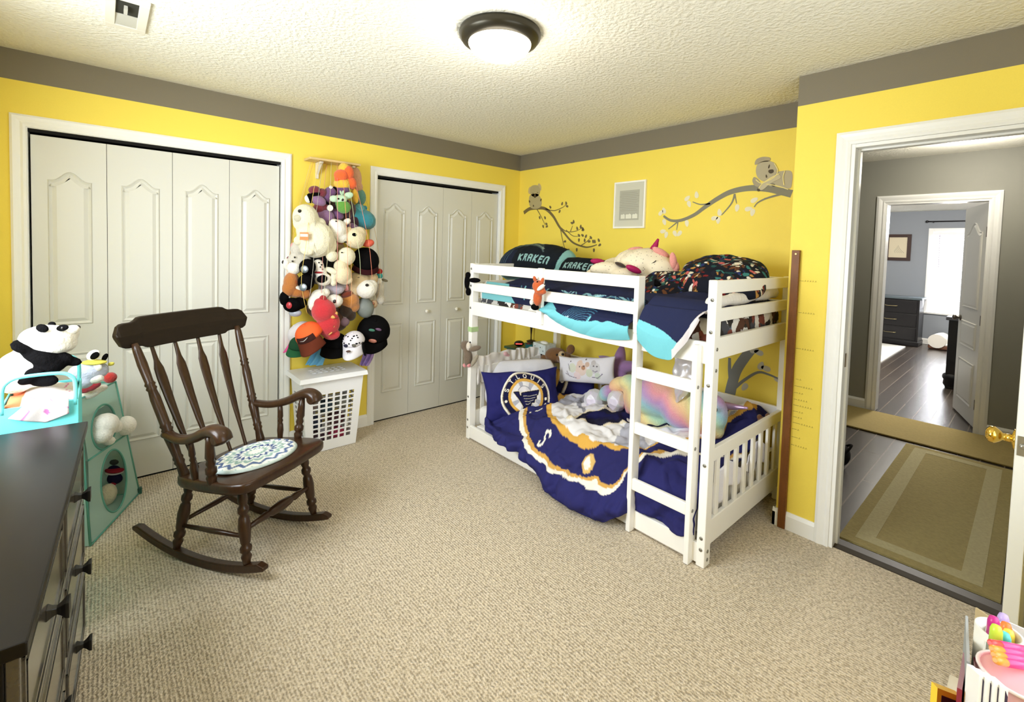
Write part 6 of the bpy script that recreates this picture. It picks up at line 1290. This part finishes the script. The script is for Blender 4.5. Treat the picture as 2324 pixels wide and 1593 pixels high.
# ------------------------------------------------------------------ hall and far room things
f = MB(); rx0, rx1, ry0, ry1 = -.298, 1.63, -3.553, -2.955
f.box((rx0, ry0, -.003), (rx1, ry1, .007)); rg = obj('hall_rug', f, mat('rug_olive', (146, 132, 84), rough=.95, var=.1, scale=60, bump=.4)); tag(rg, 'olive and beige bordered rug on the dark hall floor outside the doorway', 'rug')
M_rb = mat('rug_beige', (168, 158, 120), rough=.95, var=.08, scale=60, bump=.4)
f = MB(); i0, i1 = .06, .135
for a_, b_ in (((rx0+i0, ry0+i0), (rx1-i0, ry0+i1)), ((rx0+i0, ry1-i1), (rx1-i0, ry1-i0)), ((rx0+i0, ry0+i1), (rx0+i1, ry1-i1)), ((rx1-i1, ry0+i1), (rx1-i0, ry1-i1))): f.box((a_[0], a_[1], .007), (b_[0], b_[1], .0085))
obj('border', f, M_rb, rg, weld=True)
f = MB().box((1.70, -3.75, -.003), (2.385, -1.2, .012)); tag(obj('runner_rug', f, mat('runner_tan', (152, 134, 82), rough=.95, var=.06, scale=50, bump=.3), bevel=.006), 'tan runner rug across the hall before the far doorway', 'rug')
pb = onz(1922, 1062, 0); bgp = thing('black_bag', pb, 'black bag on the hall floor beside the door jamb', 'bag')
obj('body', MB().ell(pb+Vector((-.02, .07, .085)), (.13, .09, .088), None, 18), fab('bag_black', (26, 24, 26)), bgp); obj('strap', MB().tube(smooth([pb+Vector((-.06, .0, .12)), pb+Vector((0, -.02, .17)), pb+Vector((.06, .03, .13))], 6), .008, 8), fab('bag_black', (26, 24, 26)), bgp)
hl_ = thing('hall_light', (1.70, -3.2, H), 'glowing flush ceiling light in the hall above the doorway top', 'ceiling light')
obj('base', MB().lathe((1.70, -3.2, H), (0, 0, -1), [(0, .17), (.02, .165), (.024, .15)], 32), M_bronze, hl_); obj('dome', MB().lathe((1.70, -3.2, H-.02), (0, 0, -1), [(0, .15), (.012, .14), (.026, .1), (.034, .03), (.035, .002)], 32), mat('hall_lit_glass', (255, 246, 226), emit=((255, 240, 212), 9.0)), hl_)
sd = thing('smoke_detector', (1.70, -2.80, H), 'small round grey detector on the hall ceiling left of the glowing light', 'detector'); obj('housing', MB().lathe((1.70, -2.80, H), (0, 0, -1), [(0, .062), (.018, .06), (.026, .045), (.028, .002)], 24), mat('detector_grey', (150, 150, 142), rough=.5), sd)
lp = bpy.data.lights.new('hall_bulb', 'POINT'); lp.energy = 25; lp.color = (1, .95, .84); lp.shadow_soft_size = .12
lo = bpy.data.objects.new('hall_bulb', lp); COL.objects.link(lo); lo.location = (1.70, -3.2, H-.2)
lp = bpy.data.lights.new('far_room_fill', 'POINT'); lp.energy = 250; lp.color = (1, .95, .88); lp.shadow_soft_size = .15  # added fill light, no lamp is known in the far room
lo = bpy.data.objects.new('far_room_fill', lp); COL.objects.link(lo); lo.location = (4.6, -2.9, H-.4)
M_bd = mat('black_furniture', (24, 22, 24), rough=.35)
y1 = onx(2087, 700, 7.25).y; fd = thing('far_dresser', (7.5, y1+.45, 0), 'black chest of drawers below the picture in the far bedroom', 'dresser')
zt = .84; obj('top', MB().box((7.22, y1-.03, zt-.035), (7.74, y1+.93, zt)), mat('black_top_lit', (86, 96, 102), rough=.25), fd, bevel=.008); obj('carcass', MB().box((7.25, y1, .06), (7.73, y1+.9, zt-.035)), M_bd, fd)  # black top coloured grey, with the light on it painted in
obj('plinth', MB().box((7.235, y1-.012, .002), (7.73, y1+.91, .075)), M_bd, fd, bevel=.006)
for k in range(3):
    q = obj('drawer', MB().box((7.232, y1+.03, .10+.235*k), (7.25, y1+.87, .315+.235*k)), M_bd, fd, bevel=.006); obj('handle', MB().tube(smooth([(7.232, y1+.30, .215+.235*k), (7.205, y1+.31, .21+.235*k), (7.205, y1+.45, .208+.235*k), (7.232, y1+.46, .215+.235*k)], 4), .006, 6), mat('brass_pull', (176, 160, 120), rough=.3, metal=.8), q)
a, b = onx(2011, 532, FX), onx(2066, 592, FX)
pf = thing('far_picture', (FX, (a.y+b.y)/2, b.z), 'cream sketch in a dark wooden frame on the far bedroom wall', 'picture frame')
f = MB(); fw_ = .055
for q0, q1 in (((b.y, b.z), (a.y, b.z+fw_)), ((b.y, a.z-fw_), (a.y, a.z)), ((b.y, b.z+fw_), (b.y+fw_, a.z-fw_)), ((a.y-fw_, b.z+fw_), (a.y, a.z-fw_))): f.box((FX-.03, q0[0], q0[1]), (FX-.001, q1[0], q1[1]))
obj('frame', f, mat('frame_dark', (58, 36, 30), rough=.4), pf); obj('print', MB().box((FX-.012, b.y+.04, b.z+.04), (FX-.006, a.y-.04, a.z-.04)), mat('print_cream_paper', (218, 206, 178), rough=.7), pf)
f = MB(); cy, cz = (a.y+b.y)/2, (a.z+b.z)/2-.03
for k in range(5): f.tube(smooth([(FX-.0125, cy-.09+.03*k, cz-.07), (FX-.0125, cy-.03+.02*k, cz-.01*k), (FX-.0125, cy+.01*k, cz+.07-.02*k)], 4), .003, 5)
obj('sketch', f, mat('sketch_grey', (176, 170, 150), rough=.7), pf)
def slatmat():
    m = bpy.data.materials.new('blind_slat'); m.use_nodes = True; nt = m.node_tree; b = nt.nodes['Principled BSDF']; b.inputs['Base Color'].default_value = (.86, .86, .9, 1); b.inputs['Roughness'].default_value = .5
    t = nt.nodes.new('ShaderNodeBsdfTranslucent'); t.inputs['Color'].default_value = (.85, .85, .88, 1); mx = nt.nodes.new('ShaderNodeMixShader'); mx.inputs[0].default_value = .10
    nt.links.new(b.outputs[0], mx.inputs[1]); nt.links.new(t.outputs[0], mx.inputs[2]); nt.links.new(mx.outputs[0], nt.nodes['Material Output'].inputs[0]); return m
bl = thing('window_blind', (FX-.03, (wy0+wy1)/2, wz1), 'white horizontal slat blind over the bright far bedroom window', 'blind')
M_bl = mat('blind_white', (246, 246, 250), rough=.5, emit=None)
f = MB(); n = 34
for k in range(n):
    z = wz0+.03+(wz1-wz0-.08)*k/(n-1); f.prism([(0, 0), (.020, .040), (.0195, .042), (-.001, .002)], (FX-.055, wy1+.012, z), (1, 0, 0), (0, 0, 1), (0, wy0-wy1-.024, 0))
obj('slats', f, slatmat(), bl); obj('headrail', MB().box((FX-.07, wy1+.006, wz1-.045), (FX-.02, wy0-.006, wz1)), M_bl, bl); obj('cord', MB().tube([(FX-.06, wy0-.09, wz1-.05), (FX-.06, wy0-.1, wz1-.62)], .004, 6), mat('blind_cord', (190, 180, 190)), bl)
p = onx(2107, 503, FX-.08); cr_ = thing('curtain_rod', p, 'thin dark curtain rod above the far bedroom window', 'curtain rod')
obj('rod', MB().tube([(FX-.08, p.y, p.z), (FX-.08, wy1-.2, p.z)], .011, 10), M_bd, cr_); obj('finial', MB().ell((FX-.08, p.y+.015, p.z), .024, None, 12), M_bd, cr_); obj('bracket', MB().box((FX-.09, p.y-.07, p.z-.02), (FX-.001, p.y-.055, p.z-.005)), M_bd, cr_)
f = MB(); f.add([(4.75, -.95, -.004), (7.05, -.95, -.004), (7.05, -2.155, -.004), (4.75, -2.155, -.004), (4.75, -.95, .012), (7.05, -.95, .012), (7.05, -2.155, .012), (4.75, -2.155, .012)], [(3, 2, 1, 0), (4, 5, 6, 7), (0, 1, 5, 4), (1, 2, 6, 5), (2, 3, 7, 6), (3, 0, 4, 7)])
tag(obj('white_rug', f, mat('rug_white', (232, 230, 224), rough=.95, bump=.3)), 'white rug on the plank floor of the far bedroom', 'rug')
pd_ = onz(2118, 788, 0); pd_.x = 7.36; db = thing('pet_bed', pd_, 'brown and white pet bed on the floor under the far window', 'pet bed')
obj('cushion', MB().box(pd_+Vector((-.1, -.75, .002)), pd_+Vector((.26, .05, .07))), fab('pet_brown', (104, 72, 58)), db, bevel=.02); obj('bolster', MB().tube([pd_+Vector((-.12, -.06, .14)), pd_+Vector((.32, -.10, .14))], .115, 20), fab('pet_white', (232, 228, 220)), db); obj('cover', MB().box(pd_+Vector((-.09, -.74, .071)), pd_+Vector((.29, -.16, .10))), fab('pet_white', (232, 228, 220)), db, bevel=.01)
pp = onz(2146, 880, 0); px_, py_ = pp.x+.05, pp.y-.04
ft = thing('bed_footboard', (px_, py_, 0), 'black bed footboard post partly hidden by the open far door', 'bed post')
obj('post', MB().box((px_-.06, py_-.07, .002), (px_+.06, py_+.05, .80)), M_bd, ft, bevel=.004); obj('cap', MB().box((px_-.085, py_-.10, .80), (px_+.085, py_+.075, .84)), mat('black_cap_lit', (90, 90, 96), rough=.2), ft, bevel=.006); obj('foot', MB().lathe((px_, py_, .002), (0, 0, 1), [(0, .05), (.04, .075), (.09, .07), (.12, .085), (.15, .08), (.17, .06)], 18), M_bd, ft)  # cap of the black post greyed to paint in its lit top
obj('panel', MB().box((px_-.03, py_-1.3, .12), (px_+.03, py_-.07, .74)), M_bd, ft)

# ------------------------------------------------------------------ desk things beside the camera
def pd(px, py, d): return CAM+ray(px, py)*d
TZ = .56
tb = thing('side_table', (-2.0, -3.68, 0), 'small pale side table holding the art supplies by the open door', 'table')
obj('table_top', MB().box((-2.22, -3.86, TZ-.025), (-1.80, -3.50, TZ)), mat('pale_laminate', (200, 190, 170), rough=.5), tb, bevel=.003)
for x in (-2.2, -1.85):
    for y in (-3.84, -3.55): obj('leg', MB().box((x, y, .001), (x+.03, y+.03, TZ-.025)), mat('pale_laminate', (200, 190, 170), rough=.5), tb)
cdx0, cdx1, cdy0, cdy1 = -2.148, -1.93, -3.72, -3.556; cz = .902
cy_ = thing('art_caddy', ((cdx0+cdx1)/2, (cdy0+cdy1)/2, TZ), 'white plastic art caddy packed with colourful markers by the open door', 'caddy')
rc = .03; out = []
for (cx, cyy, a0) in ((cdx1-rc, cdy1-rc, 0), (cdx0+rc, cdy1-rc, 90), (cdx0+rc, cdy0+rc, 180), (cdx1-rc, cdy0+rc, 270)):
    for k in range(7): a_ = math.radians(a0+15*k); out.append((cx+rc*math.cos(a_), cyy+rc*math.sin(a_)))
n = len(out); f = MB(); vs = [(x, y, TZ+.001) for x, y in out]+[(x, y, .80) for x, y in out]; cxm, cym = (cdx0+cdx1)/2, (cdy0+cdy1)/2
f.add(vs, [(i, (i+1) % n, n+(i+1) % n, n+i) for i in range(n)]+[tuple(range(n-1, -1, -1))]); M_cw = mat('caddy_white', (232, 230, 222), rough=.35)
obj('tray', f, M_cw, cy_, solid=.003)
mc = pd(2268, 1425, .84); rcup = .030
obj('marker_cup', MB().tube([(mc.x, mc.y, TZ+.01), (mc.x, mc.y, mc.z-.005)], rcup, 28, caps=False), M_cw, cy_, solid=.004)
MK = [((2256, 1398), .83, (190, 44, 130)), ((2278, 1392), .87, (180, 160, 214)), ((2284, 1412), .85, (238, 122, 56)), ((2290, 1428), .84, (240, 214, 80)), ((2281, 1434), .81, (92, 204, 196)), ((2262, 1418), .80, (190, 220, 70))]
for (px, py), d, rgb in MK:
    p = pd(px, py, d); nm = {190: 'magenta', 180: 'lilac', 238: 'orange', 240: 'yellow', 92: 'aqua'}.get(rgb[0] if rgb != (190, 220, 70) else 0, 'lime')
    t = thing('marker', (p.x, p.y, p.z-.11), nm+' capped marker standing in the white art caddy', 'marker', 'markers in the caddy cup')
    obj('barrel', MB().tube([(p.x, p.y, p.z-.11), (p.x, p.y, p.z-.03)], .0072, 14), mat('marker_white', (236, 236, 232), rough=.3), t); obj('cap', MB().lathe((p.x, p.y, p.z-.035), (0, 0, 1), [(0, .0088), (.026, .0082), (.033, .006), (.035, .001)], 16), mat('marker_'+nm, rgb, rough=.3), t)
for k in range(4):
    a = pd(2246+4*k, 1459+13*k, .745-.01*k); b = pd(2350+4*k, 1479+13*k, .80-.01*k)
    t = thing('pink_pen', a, ['uppermost', 'second', 'third', 'lowest'][k]+' of the hot pink pens lying across the art caddy', 'pen', 'hot pink pens across the caddy'); u = (b-a)
    obj('barrel', MB().tube([a+u*.2, b], .0062, 12), mat('hot_pink', (255, 72, 140), rough=.3), t); obj('tip', MB().tube([a, a+u*.04, a+u*.2], [.003, .0058, .0062], 12), mat('pen_orange', (236, 150, 60) if k else (226, 80, 70), rough=.35) if k else mat('pen_red', (220, 70, 70), rough=.35), t)
p = pd(2312, 1545, .74); tbp = thing('pink_tub', p, 'pale pink translucent tub below the hot pink pens', 'tub')
obj('bowl', MB().lathe((p.x, p.y, p.z-.05), (0, 0, 1), [(0, .035), (.02, .042), (.055, .046)], 26), mat('tub_pink', (226, 176, 178), rough=.25), tbp); obj('rim', MB().tube([(p.x+.047*math.cos(2*PI*k/28), p.y+.047*math.sin(2*PI*k/28), p.z+.006) for k in range(28)], .003, 6, closed=True), mat('tub_rim', (240, 226, 224), rough=.2), tbp)
for k in range(4):
    a = pd(2222+17*k, 1536+9*k, .715-.004*k); t = thing('labelled_pack', (a.x, a.y, TZ), 'white pack with dark vertical stripe, number %s from the maroon folder' % ['one', 'two', 'three', 'four'][k], 'pack', 'striped white packs beside the pink tub')
    u = RH*.0105; obj('sleeve', MB().prism([(0, TZ+.001-a.z), (.0105, TZ+.001-a.z), (.0105, 0), (0, .003)], a, RH, ZU, DP*.02), mat('pack_white', (238, 238, 238), rough=.4), t); obj('stripe', MB().prism([(.006, -.15), (.0098, -.15), (.0098, -.012), (.006, -.003)], a-DP*.0006, RH, ZU, DP*.0006), mat('pack_navy', (44, 32, 70), rough=.4), t)
def upright(name, label, p, q, m, d, cat):
    u = Vector((q.x-p.x, q.y-p.y, 0)); f = MB(); nv_ = Vector((-u.y, u.x, 0)).normalized()*d
    f.add([Vector((p.x, p.y, TZ+.001)), Vector((q.x, q.y, TZ+.001)), q, p]+[v+nv_ for v in (Vector((p.x, p.y, TZ+.001)), Vector((q.x, q.y, TZ+.001)), q, p)], [(0, 1, 2, 3), (7, 6, 5, 4), (0, 4, 5, 1), (1, 5, 6, 2), (2, 6, 7, 3), (3, 7, 4, 0)])
    return tag(obj(name, f, m), label, cat)
upright('cardboard', 'tan cardboard sheet standing behind the white art caddy', pd(2214, 1378, 1.02), pd(2240, 1396, .98), mat('kraft_board', (190, 170, 130), rough=.8), .003, 'cardboard')
upright('grey_folder', 'thin grey folder seen edge on, left of the art caddy', pd(2191, 1396, .98), pd(2194, 1500, .76), mat('folder_grey', (150, 156, 158), rough=.5), .004, 'folder')
upright('maroon_folder', 'maroon folder standing between the grey folder and the art caddy', pd(2208, 1474, .90), pd(2212, 1540, .74), mat('folder_maroon', (140, 44, 62), rough=.45), .012, 'folder')
upright('maroon_folder', 'maroon folder on the outer side of the grey folder', pd(2186, 1480, .90), pd(2172, 1560, .74), mat('folder_maroon', (140, 44, 62), rough=.45), .006, 'folder')
a, b, c = pd(2128, 1561, .80), pd(2182, 1582, .80), None
f = MB(); u = (b-a).normalized(); v = Vector((0, 0, -1)); L_ = (b-a).length
yb = thing('yellow_book', (a.x, a.y, TZ), 'yellow bordered dark book standing at the bottom edge, left of the folders', 'book')
hgt = a.z-TZ-.012
obj('cover', MB().prism([(0, 0), (L_, 0), (L_, hgt), (0, hgt)], a, u, v, DP*.012), mat('book_yellow', (246, 206, 60), rough=.4), yb); obj('panel', MB().prism([(.008, .010), (L_-.002, .010), (L_-.002, hgt-.02), (.008, hgt-.02)], a-DP*.0008, u, v, DP*.0008), mat('book_dark', (58, 32, 44), rough=.4), yb)
